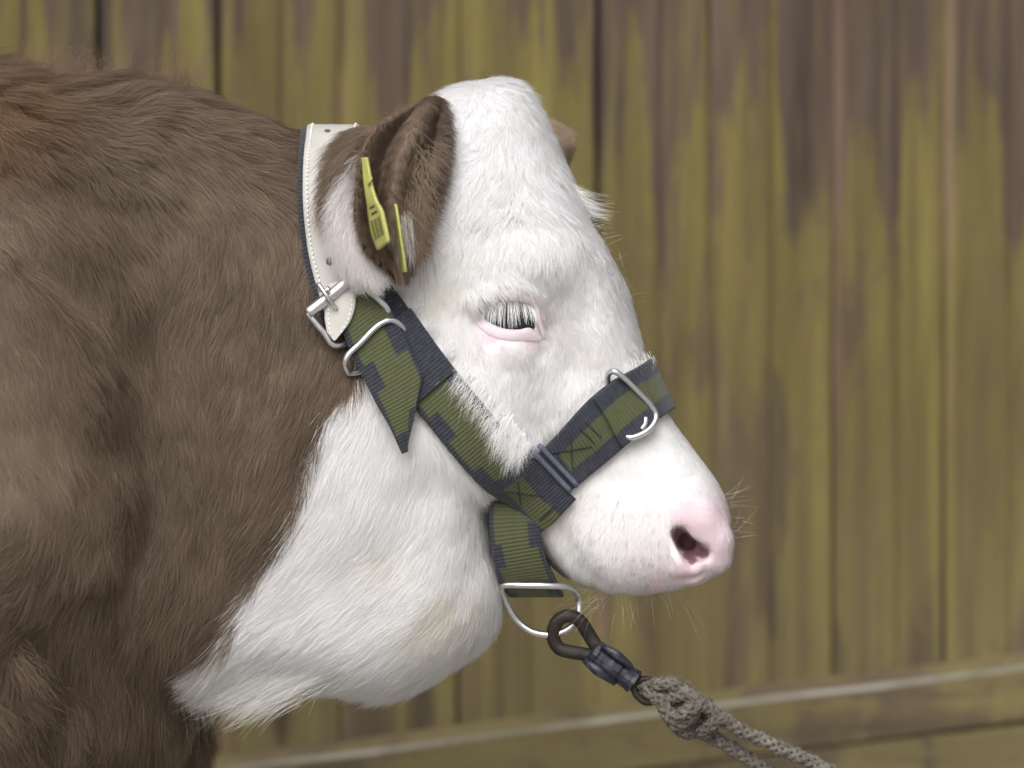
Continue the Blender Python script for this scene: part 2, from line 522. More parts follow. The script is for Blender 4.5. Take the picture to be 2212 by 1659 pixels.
def add_ell(dx, dy, y, r, k=0.02, cut=False, sides=(-1, 1)):
    for s in sides:
        p = P(dx, dy, -abs(y)); c = (p.x, s * abs(y), p.z)
        sl = region([c], max(r) + 3 * k + 0.01)
        g = ellipsoid(sl, c, r)
        F[sl[0], sl[1], sl[2]] = smax(F[sl[0], sl[1], sl[2]], -g, k) if cut else smin(F[sl[0], sl[1], sl[2]], g, k)

# shoulder blade and upper arm
add_ell(-20, 830, .085, (.11, .085, .17), .03)
add_ell(30, 1130, .10, (.085, .075, .09), .03)
add_caps([(230, 420, .03), (120, 820, .075)], [.05, .07], .03)
# legs (near fore, far fore placed separately so that they stand apart)
def leg(pts, rads, side, k=0.02):
    pp = [np.array([(dx - CX) * S, side * y, CAMZ - (dy - CY) * S]) for dx, dy, y in pts]
    for (a, b, ra, rb) in zip(pp[:-1], pp[1:], rads[:-1], rads[1:]):
        sl = region([a, b], max(ra, rb) + 0.07)
        g = capsule(sl, a, b, ra, rb)
        F[sl[0], sl[1], sl[2]] = smin(F[sl[0], sl[1], sl[2]], g, k)
leg([(-60, 1250, .11), (-90, 1560, .115), (-60, 2150, .11), (-70, 2240, .11), (-60, 2650, .11), (-30, 2760, .11), (0, 2850, .11)], [.085, .058, .034, .036, .024, .030, .036], -1)
leg([(250, 1350, .06), (310, 1600, .075), (320, 2150, .08), (312, 2240, .08), (320, 2650, .08), (350, 2760, .08), (380, 2850, .08)], [.08, .036, .032, .036, .024, .030, .036], 1)
leg([(-2150, 1000, .12), (-2150, 1500, .13), (-2380, 2050, .12), (-2400, 2150, .12), (-2330, 2650, .12), (-2300, 2760, .12), (-2270, 2850, .12)], [.17, .11, .042, .040, .026, .030, .036], -1)
leg([(-2050, 1000, .12), (-2000, 1500, .13), (-2200, 2050, .12), (-2220, 2150, .12), (-2150, 2650, .12), (-2120, 2760, .12), (-2090, 2850, .12)], [.17, .11, .042, .040, .026, .030, .036], 1)

# head relief ------------------------------------------------------------
add_ell(1120, 585, .060, (.045, .024, .030), .014)              # brow over the eye
add_caps([(1190, 610, .055), (1230, 720, .048)], [.018, .014], .02)
add_ell(1000, 860, .050, (.062, .032, .055), .03)               # cheek muscle
add_caps([(1060, 800, .052), (1240, 900, .036)], [.020, .016], .02)   # facial crest
add_ell(1092, 686, .094, (.0325, .025, .0205), .006, cut=True)      # eye socket
add_ell(1300, 760, .085, (.05, .030, .075), .02, cut=True)       # hollow beside the bridge
add_ell(1400, 1150, .028, (.046, .022, .038), .02)              # muzzle pad
add_ell(1440, 1200, .024, (.046, .022, .018), .012)             # upper lip
# wing of the nostril and the opening itself
add_caps([(1448, 1150, .045), (1470, 1115, .044), (1510, 1125, .040), (1545, 1165, .034), (1550, 1205, .030)], [.008, .010, .012, .011, .008], .008)
add_caps([(1445, 1165, .045), (1468, 1215, .044), (1495, 1238, .038)], [.007, .008, .007], .008)
def carve_union(chains, ks, k):
    for s in (-1, 1):
        allp = []
        prep = []
        for pts, rad in chains:
            pp = [np.array(P(dx, dy, -abs(y))) for dx, dy, y in pts]
            pp = [np.array([p[0], s * abs(p[1]), p[2]]) for p in pp]
            prep.append((pp, rad)); allp += pp
        sl = region(allp, 0.03)
        g = None
        for pp, rad in prep:
            for (a, b, ra, rb) in zip(pp[:-1], pp[1:], rad[:-1], rad[1:]):
                q = capsule(sl, a, b, ra, rb)
                g = q if g is None else smin(g, q, ks)
        F[sl[0], sl[1], sl[2]] = smax(F[sl[0], sl[1], sl[2]], -g, k)
carve_union([([(1462, 1148, .066), (1468, 1156, .042)], [.0056, .0066]),
             ([(1475, 1170, .066), (1479, 1176, .042)], [.0066, .0072]),
             ([(1502, 1187, .062), (1501, 1188, .040)], [.0062, .0070]),
             ([(1522, 1194, .058), (1518, 1195, .042)], [.0048, .0056]),
             ([(1484, 1192, .062), (1490, 1200, .044)], [.0060, .0064]),
             ([(1490, 1208, .060), (1497, 1222, .050)], [.0044, .0034]),
             ([(1468, 1156, .038), (1480, 1174, .032), (1500, 1186, .034), (1514, 1194, .042)], [.0066, .0078, .0072, .0056]),
             ([(1474, 1164, .040), (1486, 1170, .016)], [.0062, .0070])], 0.004, .0025)
# mouth line and lower lip
add_caps([(1262, 1240, .056), (1320, 1256, .054), (1390, 1266, .052), (1460, 1262, .048), (1515, 1242, .040)], [.0022, .0022, .0022, .002, .002], .005, cut=True)

# throat folds
add_caps([(930, 1080, .108), (880, 1200, .112), (760, 1260, .112)], [.018, .020, .012], .035, cut=True)
# groove between neck and shoulder
add_caps([(330, 720, .142), (300, 950, .155), (290, 1150, .155)], [.012, .014, .012], .04, cut=True)
# hollow where the collar sits
add_caps([(655, 300, .085), (660, 500, .098), (690, 700, .108)], [.008, .010, .008], .02, cut=True)

def surface_nets(F, xs, ys, zs):
    nx, ny, nz = F.shape
    sgn = F < 0
    c = sgn[:-1, :-1, :-1].astype(np.int8)
    tot = np.zeros((nx - 1, ny - 1, nz - 1), np.int8)
    for i in (0, 1):
        for j in (0, 1):
            for k in (0, 1):
                tot += sgn[i:nx - 1 + i, j:ny - 1 + j, k:nz - 1 + k]
    act = (tot > 0) & (tot < 8)
    I, J, K = np.nonzero(act)
    idx = np.full(act.shape, -1, np.int32); idx[I, J, K] = np.arange(len(I))
    acc = np.zeros((len(I), 3)); cnt = np.zeros(len(I))
    cor = [(0, 0, 0), (1, 0, 0), (0, 1, 0), (1, 1, 0), (0, 0, 1), (1, 0, 1), (0, 1, 1), (1, 1, 1)]
    for a in range(8):
        for b in range(a + 1, 8):
            A, B = cor[a], cor[b]
            if sum(abs(A[t] - B[t]) for t in range(3)) != 1: continue
            fa = F[I + A[0], J + A[1], K + A[2]]; fb = F[I + B[0], J + B[1], K + B[2]]
            m = (fa < 0) != (fb < 0)
            t = np.where(m, fa / np.where(m, fa - fb, 1), 0)
            pa = np.stack([xs[I + A[0]], ys[J + A[1]], zs[K + A[2]]], 1)
            pb = np.stack([xs[I + B[0]], ys[J + B[1]], zs[K + B[2]]], 1)
            acc += np.where(m[:, None], pa + (pb - pa) * t[:, None], 0); cnt += m
    V = acc / cnt[:, None]
    Q = []
    for ax in range(3):
        sl0 = [slice(1, -1)] * 3; sl1 = [slice(1, -1)] * 3
        sl0[ax] = slice(0, -1); sl1[ax] = slice(1, None)
        a, b = sgn[tuple(sl0)], sgn[tuple(sl1)]
        for flip, m in ((False, a & ~b), (True, ~a & b)):
            i, j, k = np.nonzero(m)
            off = [1, 1, 1]; off[ax] = 0
            i, j, k = i + off[0], j + off[1], k + off[2]
            u, v = [(1, 2), (2, 0), (0, 1)][ax]
            def cell(du, dv):
                d = [0, 0, 0]; d[u] = du; d[v] = dv
                return idx[i + d[0], j + d[1], k + d[2]]
            q = np.stack([cell(-1, -1), cell(0, -1), cell(0, 0), cell(-1, 0)], 1)
            Q.append(q[:, ::-1] if flip else q)
    return V, np.concatenate(Q)

# surface nets wants ascending axes; z runs down, so flip
BV, BQ = surface_nets(F[:, :, ::-1], GXm, gy, GZm[::-1])
del F
BQ = BQ[(BQ >= 0).all(1)]
# keep the largest sheet only is not needed: all pieces overlap
def smooth_verts(V, Q, it, lam=0.5):
    n = len(V)
    e = np.concatenate([Q[:, [0, 1]], Q[:, [1, 2]], Q[:, [2, 3]], Q[:, [3, 0]]])
    deg = np.bincount(e[:, 0], minlength=n) + np.bincount(e[:, 1], minlength=n)
    deg = np.maximum(deg, 1)
    for _ in range(it):
        A = np.stack([np.bincount(e[:, 0], V[e[:, 1], c], n) + np.bincount(e[:, 1], V[e[:, 0], c], n) for c in range(3)], 1) / deg[:, None]
        V = V + lam * (A - V)
    return V
BV = smooth_verts(BV, BQ, 3)

def vnormals(V, Q):
    fn = np.cross(V[Q[:, 2]] - V[Q[:, 0]], V[Q[:, 3]] - V[Q[:, 1]])
    N = np.zeros_like(V)
    for k in range(4):
        for c in range(3): N[:, c] += np.bincount(Q[:, k], fn[:, c], len(V))
    return N / (np.linalg.norm(N, axis=1)[:, None] + 1e-12)
BN = vnormals(BV, BQ)

# brushes: small displacement along the normal, given on the near side and mirrored
def brush(pts, amount, sigma):
    """pts: polyline in picture units; a ridge (amount > 0) or crease (< 0), metres"""
    global BV
    d2 = toD(np.stack([BV[:, 0], -np.abs(BV[:, 1]), BV[:, 2]], 1))
    c = catmull(pts, 8) if len(pts) > 2 else np.array(pts, float)
    lo, hi = c.min(0) - 3 * sigma, c.max(0) + 3 * sigma
    m = ((d2 > lo) & (d2 < hi)).all(1) & (np.abs(BN[:, 1]) > 0.15)
    q = d2[m]; best = np.full(len(q), 1e9)
    for a, b in zip(c[:-1], c[1:]):
        ab = b - a; t = np.clip(((q - a) @ ab) / max(ab @ ab, 1e-9), 0, 1)
        best = np.minimum(best, ((q - a - t[:, None] * ab) ** 2).sum(1))
    w = np.exp(-best / (2 * sigma ** 2)) * np.clip(np.abs(BN[m, 1]) * 1.6, 0, 1)
    BV[m] += BN[m] * (amount * w)[:, None]
brush([(1020, 640), (1060, 622), (1110, 618), (1150, 640), (1166, 680)], 0.0030, 14)    # fold over the upper lid
brush([(1030, 710), (1070, 752), (1130, 765)], 0.0012, 12)                             # lower lid pad
brush([(1185, 690), (1180, 740), (1172, 760)], -0.0014, 12)                             # inner corner
brush([(1170, 600), (1215, 660), (1240, 740), (1230, 790)], -0.0030, 26)
brush([(1060, 470), (1130, 450), (1200, 480), (1240, 520)], 0.0018, 22)
brush([(900, 250), (1000, 480)], -0.001, 20)
brush([(1290, 560), (1300, 680), (1290, 760)], 0.002, 20)
brush([(1250, 990), (1330, 1040), (1400, 1045), (1470, 1050)], -0.0016, 22)
brush([(1200, 1130), (1250, 1210), (1280, 1250)], -0.003, 18)
brush([(1035, 1190), (1000, 1270), (940, 1345)], -0.0014, 16)
brush([(0, 560), (120, 690), (200, 800), (255, 960), (262, 1080), (225, 1200)], 0.010, 36)
brush([(30, 540), (150, 650), (240, 780), (300, 960), (305, 1090), (270, 1230)], -0.008, 36)
BN = vnormals(BV, BQ)
print('body', len(BV), len(BQ))
# ------------------------------------------------------------------ calf object
def calf_skin():
    m = NT('calf_skin')
    a = m.n('Attribute', {'attribute_name': 'skin'}).outputs[0]
    geo = m.n('NewGeometry').outputs['Position']
    n1 = m.noise(geo, 180, 4, 0.6); n2 = m.noise(geo, 900, 3, 0.6)
    c = m.mix(m.ramp(n1, [(0.4, 0.0), (0.7, 0.35)]), a, m.mix(0.3, a, (0.62, 0.46, 0.44, 1)))
    m.base(c, 0.62, 0, 0.3)
    m.b.inputs['Subsurface Weight'].default_value = 0.12
    m.b.inputs['Subsurface Radius'].default_value = (0.006, 0.003, 0.002)
    m.b.inputs['Subsurface Scale'].default_value = 0.6
    m.bump(m.math('ADD', m.math('MULTIPLY', n1, .8), n2), 0.5, 0.0009)
    return m.m
mat_skin = calf_skin()

WHITE_HEAD = np.array([(700, 300), (930, 250), (1040, 100), (1200, 100), (1700, 900), (1700, 1400), (1100, 1400), (1000, 1520), (800, 1600), (400, 1560), (395, 1475),
                       (440, 1448), (505, 1372), (540, 1310), (560, 1265), (598, 1205), (640, 1140), (662, 1080), (672, 1010), (690, 940), (712, 890), (748, 850), (790, 815), (775, 700), (740, 600), (700, 450)], float)
PINK = [(1500, 1130, 62), (1540, 1130, 60), (1545, 1190, 46), (1510, 1215, 40), (1480, 1110, 50), (1480, 1240, 46), (1420, 1262, 26), (1100, 665, 60), (1150, 735, 28), (1060, 730, 26)]
def region_values(D):
    """white 0..1, bare pink 0..1 for picture positions"""
    w = np.clip(sdist(D, WHITE_HEAD) / 14 + 0.5, 0, 1)
    p = np.zeros(len(D))
    for x, y, r in PINK:
        p = np.maximum(p, np.exp(-(((D[:, 0] - x) ** 2 + (D[:, 1] - y) ** 2) / (r * r)) ** 1.6))
    return w, p
def mirrorD(p): return toD(np.stack([p[:, 0], -np.abs(p[:, 1]), p[:, 2]], 1))

calf = empty('calf', (0, 0, 0))
tag(calf, 'young brown calf with white face and throat standing in profile by the wall', 'calf')
body = mesh_obj('body', BV, BQ, mat_skin, calf)
BD = mirrorD(BV)
w, pk = region_values(BD)
brownskin = np.array(srgb(82, 66, 55)); whiteskin = np.array((0.80, 0.765, 0.755)); pinkskin = np.array((0.59, 0.46, 0.51))
col = brownskin[None] * (1 - w[:, None]) + whiteskin[None] * w[:, None]
col = col * (1 - pk[:, None]) + pinkskin[None] * pk[:, None]
# inside of the nostril is dark red-brown skin
nd = np.min([np.hypot(BD[:, 0] - x, BD[:, 1] - y) / r for x, y, r in ((1462, 1150, 14), (1470, 1162, 17), (1478, 1174, 19), (1490, 1182, 19), (1503, 1187, 17), (1519, 1194, 13), (1488, 1196, 16), (1494, 1210, 10))], 0)
nos = np.clip((1.04 - nd) * 5, 0, 1)
col = col * (1 - nos[:, None]) + np.array((0.20, 0.10, 0.125))[None] * nos[:, None]
hoof = np.clip((0.07 - BV[:, 2]) / 0.01, 0, 1)[:, None]
col = col * (1 - hoof) + np.array((0.05, 0.04, 0.035))[None] * hoof
ca = body.data.color_attributes.new('skin', 'FLOAT_COLOR', 'POINT')
ca.data.foreach_set('color', np.concatenate([col, np.ones((len(col), 1))], 1).astype(np.float32).ravel())

bvh = BVHTree.FromPolygons(BV.tolist(), BQ.tolist())
CAMP = Vector((0, -D0, CAMZ))
def surf(dx, dy, off=0.0):
    """point of the calf's near surface seen at a picture position, lifted off along the view"""
    q = P(dx, dy, 0.0)
    d = (q - CAMP).normalized()
    loc, nrm, i, t = bvh.ray_cast(CAMP, d)
    if loc is None:
        loc, nrm, i, t = bvh.find_nearest(P(dx, dy, -0.02)); 
        return Vector(P(dx, dy, loc.y - off))
    return P(dx, dy, loc.y - off)

# patch between two curves of 3-D points, closed into a thin solid
def patch(L, R, nu, nv, relief, thick):
    L = resample(L, nu); R = resample(R, nu)
    u = np.linspace(0, 1, nu)[:, None, None]; v = np.linspace(0, 1, nv)[None, :, None]
    A = L[:, None] * (1 - v) + R[:, None] * v
    A[:, :, 1] += relief(u[..., 0], v[..., 0])
    du = np.gradient(A, axis=0); dv = np.gradient(A, axis=1)
    N = np.cross(du, dv); N /= np.linalg.norm(N, axis=2)[..., None] + 1e-12
    if N[..., 1].mean() > 0: N = -N
    rim = np.minimum(np.minimum(v, 1 - v) * nv, np.minimum(u, 1 - u) * nu)[..., 0]
    th = thick * np.clip(0.25 + rim * 0.35, 0, 1)
    Fr = A + N * (th / 2)[..., None]; Bk = A - N * (th / 2)[..., None]
    return Fr, Bk, N
def grid_solid(Fr, Bk):
    nu, nv = Fr.shape[:2]
    V = np.concatenate([Fr.reshape(-1, 3), Bk.reshape(-1, 3)]); o = nu * nv
    i, j = np.meshgrid(np.arange(nu - 1), np.arange(nv - 1), indexing='ij'); i = i.ravel(); j = j.ravel()
    a = i * nv + j
    f = np.stack([a, a + 1, a + nv + 1, a + nv], 1)
    b = f[:, ::-1] + o
    side = []
    for k in range(nu - 1):
        side.append((k * nv, (k + 1) * nv, (k + 1) * nv + o, k * nv + o))
        side.append((k * nv + nv - 1, k * nv + nv - 1 + o, (k + 1) * nv + nv - 1 + o, (k + 1) * nv + nv - 1))
    for k in range(nv - 1):
        side.append((k, k + o, k + 1 + o, k + 1))
        e = (nu - 1) * nv + k
        side.append((e, e + 1, e + 1 + o, e + o))
    return V, np.concatenate([f, b, np.array(side)])
def resample(pts, n):
    c = catmull(np.array(pts, float), 12)
    s = np.concatenate([[0], np.cumsum(np.linalg.norm(np.diff(c, axis=0), axis=1))])
    t = np.linspace(0, s[-1], n)
    return np.stack([np.interp(t, s, c[:, k]) for k in range(c.shape[1])], 1)
def fix_outward(o):
    bm = bmesh.new(); bm.from_mesh(o.data); bmesh.ops.recalc_face_normals(bm, faces=bm.faces); bm.to_mesh(o.data); bm.free()

# ---- ears
def ear_curves(s):
    def Q(dx, dy, y):
        p = P(dx, dy, -abs(y)); return (p.x, s * abs(y), p.z)
    L = [Q(935, 210, .058), (*Q(880, 228, .085),), Q(812, 274, .118), Q(781, 330, .132), Q(769, 420, .138), Q(774, 495, .136), Q(800, 545, .130), Q(836, 572, .124), Q(857, 606, .120)]
    R = [Q(948, 208, .050), Q(960, 262, .070), Q(962, 330, .084), Q(944, 420, .094), Q(922, 490, .100), Q(906, 548, .106), Q(876, 606, .116)]
    return L, R
def ear_relief(s):
    def f(u, v):
        vr = np.interp(u, [0, .2, .4, .6, .8, 1], [.5, .48, .47, .46, .55, .6])
        ridge = -0.011 * np.exp(-((v - vr) / 0.10) ** 2) * np.interp(u, [0, .15, .8, 1], [.3, 1, .8, .2])
        cl = 0.012 * np.exp(-((v - vr * .5) / 0.17) ** 2) * np.sin(np.pi * np.clip(u * 1.02, 0, 1)) ** .8
        cr = 0.010 * np.exp(-((v - (vr + 1) / 2) / 0.17) ** 2) * np.sin(np.pi * np.clip(u * 1.02, 0, 1))
        return -s * (ridge + cl + cr)
    return f
EARS = []
fL = [P(980, 380, .075), P(1060, 395, .105), P(1150, 385, .125), P(1205, 352, .130), P(1224, 318, .130)]
fR = [P(980, 270, .065), P(1060, 258, .100), P(1150, 256, .125), P(1196, 266, .130), P(1222, 290, .130)]
Fr, Bk, N = patch([tuple(q) for q in fL], [tuple(q) for q in fR], 34, 22, lambda u, v: -0.010 * np.sin(np.pi * v) + 0 * u, 0.006)
FAR_EAR = (1, Fr, Bk, N)
V, Fq = grid_solid(Fr, Bk)
o = mesh_obj('ear', V, Fq, mat_skin, calf)
c = np.tile(np.append(np.array(srgb(124, 100, 84)), 1.0), (len(V), 1))
o.data.color_attributes.new('skin', 'FLOAT_COLOR', 'POINT').data.foreach_set('color', c.astype(np.float32).ravel())
fix_outward(o)
for s in (-1,):
    L, R = ear_curves(s)
    Fr, Bk, N = patch(L, R, 46, 36, ear_relief(s), 0.006)
    EARS.append((s, Fr, Bk, N))
    V, Fq = grid_solid(Fr, Bk)
    o = mesh_obj('ear', V, Fq, mat_skin, calf)
    c = np.tile(np.append(np.array(srgb(92, 72, 58)), 1.0), (len(V), 1))
    o.data.color_attributes.new('skin', 'FLOAT_COLOR', 'POINT').data.foreach_set('color', c.astype(np.float32).ravel())
    fix_outward(o)
# back of the ear folding down behind, brown above, white below
FLAPS = []
def flap_relief(s):
    return lambda u, v: s * 0.010 * np.sin(np.pi * v) + 0 * u
for s in (-1,):
    def Q(dx, dy, y):
        p = P(dx, dy, -abs(y)); return (p.x, s * abs(y), p.z)
    L = [Q(820, 276, .094), Q(765, 300, .099), Q(728, 340, .104), Q(714, 400, .108), Q(718, 470, .110), Q(730, 540, .109), Q(756, 590, .106), Q(796, 612, .102)]
    R = [Q(838, 280, .094), Q(812, 330, .097), Q(800, 400, .101), Q(802, 470, .102), Q(818, 540, .102), Q(842, 596, .100)]
    Fr, Bk, N = patch(L, R, 34, 20, flap_relief(s), 0.012)
    FLAPS.append((s, Fr, Bk, N))
    V, Fq = grid_solid(Fr, Bk)
    o = mesh_obj('ear_back', V, Fq, mat_skin, calf)
    d2 = mirrorD(V)
    wl = np.clip(((d2[:, 1] - np.interp(d2[:, 0], [690, 720, 753, 781, 820], [470, 415, 378, 336, 290])) / 14), 0, 1)[:, None]
    c = np.concatenate([brownskin[None] * (1 - wl) + whiteskin[None] * wl, np.ones((len(V), 1))], 1)
    o.data.color_attributes.new('skin', 'FLOAT_COLOR', 'POINT').data.foreach_set('color', c.astype(np.float32).ravel())
    fix_outward(o)

# ---- eyes
me_ = NT('eyeball')
tc = me_.n('TexCoord').outputs['Object']
me_.base((0.008, 0.010, 0.014), 0.12, 0, 0.4)
me_.b.inputs['Coat Weight'].default_value = 0.25
me_.b.inputs['Coat Roughness'].default_value = 0.03
def pinkmat():
    m = NT('eyelid_skin')
    geo = m.n('NewGeometry').outputs['Position']
    n1 = m.noise(geo, 300, 4, 0.6)
    m.base(m.mix(n1, (0.60, 0.50, 0.545, 1), (0.70, 0.61, 0.65, 1)), 0.5, 0, 0.35)
    m.b.inputs['Subsurface Weight'].default_value = 0.15
    m.b.inputs['Subsurface Radius'].default_value = (0.005, 0.002, 0.0015)
    m.b.inputs['Subsurface Scale'].default_value = 0.5
    m.bump(n1, 0.3, 0.0006)
    return m.m
mat_lid = pinkmat()
ER = 0.0320
EC = P(1090, 686, -0.0465)
LASH = {}
for s in (-1, 1):
    bm = bmesh.new(); bmesh.ops.create_uvsphere(bm, u_segments=40, v_segments=24, radius=ER)
    me = bpy.data.meshes.new('eyeball'); bm.to_mesh(me); bm.free()
    for p in me.polygons: p.use_smooth = True
    me.materials.append(me_.m)
    eb = bpy.data.objects.new('eyeball', me); COL.objects.link(eb); eb.parent = calf
    eb.location = (EC.x, s * abs(EC.y), EC.z)
    def onball(dx, dy, up=0.0012):
        y = -0.06
        for _ in range(4):
            q = P(dx, dy, y)
            r2 = (ER + up) ** 2 - (q.x - EC.x) ** 2 - (q.z - EC.z) ** 2
            y = EC.y - math.sqrt(max(r2, 0.00006))
        return P(dx, dy, y)
    def M(p): return (p[0], s * abs(p[1]), p[2])
    up_out = [(1014, 668), (1024, 648), (1048, 634), (1082, 626), (1118, 627), (1146, 640), (1162, 664), (1170, 700), (1182, 738)]
    up_in = [(1028, 668), (1036, 661), (1054, 655), (1082, 652), (1112, 652), (1140, 656), (1154, 668), (1160, 695), (1172, 732)]
    lo_out = [(1014, 668), (1020, 692), (1036, 713), (1062, 729), (1094, 738), (1126, 740), (1152, 740), (1174, 736)]
    lo_in = [(1028, 668), (1038, 680), (1054, 695), (1074, 705), (1094, 711), (1120, 712), (1146, 709), (1172, 734)]
    def edge(pts, lift): return [M(surf(x, y, lift)) for x, y in pts]
    def marg(pts, lift):
        r = []
        for k, (x, y) in enumerate(pts):
            b = onball(x, y)
            if k in (0, len(pts) - 1): b = surf(x, y, 0.0005)
            r.append(M(b))
        return r
    for nm, A, B, bul in (('upper_eyelid', up_out, up_in, 0.0040), ('lower_eyelid', lo_out, lo_in, 0.0014)):
        Fr, Bk, N = patch(edge(A, -0.0016), marg(B, 0), 40, 10, lambda u, v: s * bul * np.sin(np.pi * np.clip(v, 0, 1)) * np.sin(np.pi * u) ** .6, 0.0030)
        V, Fq = grid_solid(Fr, Bk)
        o = mesh_obj(nm, V, Fq, mat_lid, calf); fix_outward(o)
    LASH[s] = resample([M(onball(x, y, 0.0032)) for x, y in up_in[1:-2]], 60)

# ------------------------------------------------------------------ halter
halter = empty('halter', tuple(P(1000, 850, -0.09)))
tag(halter, 'green and navy webbing calf halter with pale leather neck strap and steel buckles', 'halter')

def webbing_mat():
    m = NT('webbing')
    a = m.n('Attribute', {'attribute_name': 'weave'}).outputs[0]
    uv = m.n('UVMap').outputs[0]
    sx = m.n('SeparateXYZ', None, Vector=uv)
    rib = m.math('SINE', m.math('MULTIPLY', sx.outputs[0], 2 * math.pi / 2.9))
    fine = m.math('SINE', m.math('MULTIPLY', sx.outputs[1], 2 * math.pi / 0.9))
    geo = m.n('NewGeometry').outputs['Position']
    nz = m.noise(geo, 260, 4, 0.65)
    c = m.mix(m.ramp(nz, [(0.35, 0.0), (0.7, 0.45)]), a, m.mix(0.35, a, (0.16, 0.16, 0.15, 1)))
    c = m.mix(m.ramp(rib, [(0.0, 0.30), (0.45, 0.0)]), c, m.mix(0.6, c, (0.005, 0.006, 0.006, 1)))
    m.base(c, 0.85, 0, 0.25)
    m.b.inputs['Sheen Weight'].default_value = 0.15
    h = m.math('ADD', m.math('MULTIPLY', rib, 0.8), m.math('MULTIPLY', fine, 0.2))
    m.bump(h, 0.6, 0.0006)
    return m.m
mat_web = webbing_mat()
GREEN = np.array(srgb(76, 80, 49)); NAVY = np.array(srgb(42, 45, 56)); DGREEN = np.array(srgb(72, 80, 46))

ml = NT('pale_leather')
geo = ml.n('NewGeometry').outputs['Position']
n1 = ml.noise(geo, 60, 5, 0.6); n2 = ml.noise(geo, 700, 3, 0.6)
ml.base(ml.mix(n1, c4(srgb(160, 157, 152)), c4(srgb(190, 187, 182))), 0.55, 0, 0.4)
ml.bump(ml.math('ADD', ml.math('MULTIPLY', n1, .4), n2), 0.25, 0.0005)
mt = NT('white_thread'); mt.base((0.80, 0.79, 0.77), 0.8)
md = NT('dark_thread'); md.base((0.016, 0.018, 0.022), 0.9)
mh = NT('punched_hole'); mh.base((0.10, 0.09, 0.08), 0.95)
ms = NT('galvanised_steel')
geo = ms.n('NewGeometry').outputs['Position']
n1 = ms.noise(geo, 220, 4, 0.6)
ms.base(ms.mix(n1, (0.50, 0.51, 0.53, 1), (0.72, 0.73, 0.75, 1)), 0.34, 1.0)
ms.set(ms.b.inputs['Roughness'], ms.math('ADD', 0.24, ms.math('MULTIPLY', n1, 0.22)))
ms.bump(n1, 0.2, 0.0004)

STRAPS = []
def ribbon(name, mat, ctr, wid, off, thick=0.0024, du=3.0, project=True, color=None, taper=None, edges=None, smooth_it=6, parent=halter, uvscale=True, outn=None, track=True):
    """strap laid on the calf: ctr = list of 3-D points, wid = list of half-width vectors (3-D)"""
    n0 = len(ctr)
    C0 = np.array([tuple(c) for c in ctr]); W0 = np.array([tuple(w) for w in wid])
    CW = resample(np.concatenate([C0, W0 * 3], 1), 400)
    seg = np.linalg.norm(np.diff(CW[:, :3], axis=0), axis=1).sum() / S
    nu = max(8, int(seg / du)); CW = resample(np.concatenate([C0, W0 * 0.5], 1), nu)
    C = CW[:, :3]; W = CW[:, 3:] * 2
    hw = np.linalg.norm(W, axis=1).mean() / S
    nv = max(6, int(2 * hw / 3.4))
    v = np.linspace(-1, 1, nv)
    tw = np.ones(nu) if taper is None else taper(np.linspace(0, 1, nu))
    vc = v[None, :] * np.ones((nu, 1))
    A = C[:, None] + W[:, None] * (vc * tw[:, None])[..., None]
    if taper is not None and edges is not None: A = edges(A, C, W, v, np.linspace(0, 1, nu))
    if project:
        Nn = np.zeros_like(A)
        for i in range(nu):
            for j in range(nv):
                loc, nr, _, dist = bvh.find_nearest(Vector(A[i, j]))
                A[i, j] = loc; Nn[i, j] = nr
        for _ in range(smooth_it):
            for X in (A, Nn):
                X[1:-1] = X[1:-1] * .5 + (X[:-2] + X[2:]) * .25
                X[:, 1:-1] = X[:, 1:-1] * .6 + (X[:, :-2] + X[:, 2:]) * .2
        Nn /= np.linalg.norm(Nn, axis=2)[..., None]
        o_ = off(np.linspace(0, 1, nu))[:, None, None] if callable(off) else off
        A = A + Nn * o_
    du_ = np.gradient(A, axis=0); dv_ = np.gradient(A, axis=1)
    N = np.cross(du_, dv_); N /= np.linalg.norm(N, axis=2)[..., None] + 1e-12
    if project:
        if (N * Nn).sum() < 0: N = -N
    elif outn is not None:
        if (N * np.array(outn)).sum() < 0: N = -N
    rim = np.minimum(np.arange(nv), np.arange(nv)[::-1])[None, :, None]
    th = thick * np.clip(0.6 + rim * 0.4, 0, 1)
    Fr = A + N * th; Bk = A
    V, Fq = grid_solid(Fr, Bk)
    o = mesh_obj(name, V, Fq, mat, smooth=True)
    fix_outward(o)
    adopt(o, parent)
    ulen = np.concatenate([[0], np.cumsum(np.linalg.norm(np.diff(A[:, nv // 2], axis=0), axis=1))]) * 1000
    U = np.repeat(ulen[:, None], nv, 1).ravel(); Vv = (vc * hw * S * 1000).ravel()
    U = np.concatenate([U, U]); Vv = np.concatenate([Vv, Vv])
    me = o.data
    li = np.zeros(len(me.loops), np.int32); me.loops.foreach_get('vertex_index', li)
    uv = me.uv_layers.new(name='UVMap')
    uv.data.foreach_set('uv', np.stack([U[li], Vv[li]], 1).astype(np.float32).ravel())
    if color is not None:
        c = color(U / 1000 / S, np.concatenate([vc.ravel(), vc.ravel()]))
        me.color_attributes.new('weave', 'FLOAT_COLOR', 'POINT').data.foreach_set('color', np.concatenate([c, np.ones((len(c), 1))], 1).astype(np.float32).ravel())
    if track: STRAPS.append((V, Fq))
    return o, Fr, N

def onS(pts): return [surf(x, y) for x, y in pts]
def wvec(pts, vecs):
    """half-width vectors given in picture units, for near-side points"""
    return [P(p[0] + w[0], p[1] + w[1], s_.y) - P(p[0], p[1], s_.y) for p, w, s_ in zip(pts, vecs, onS(pts))]
def flip(v): return Vector((v[0], -v[1], v[2]))

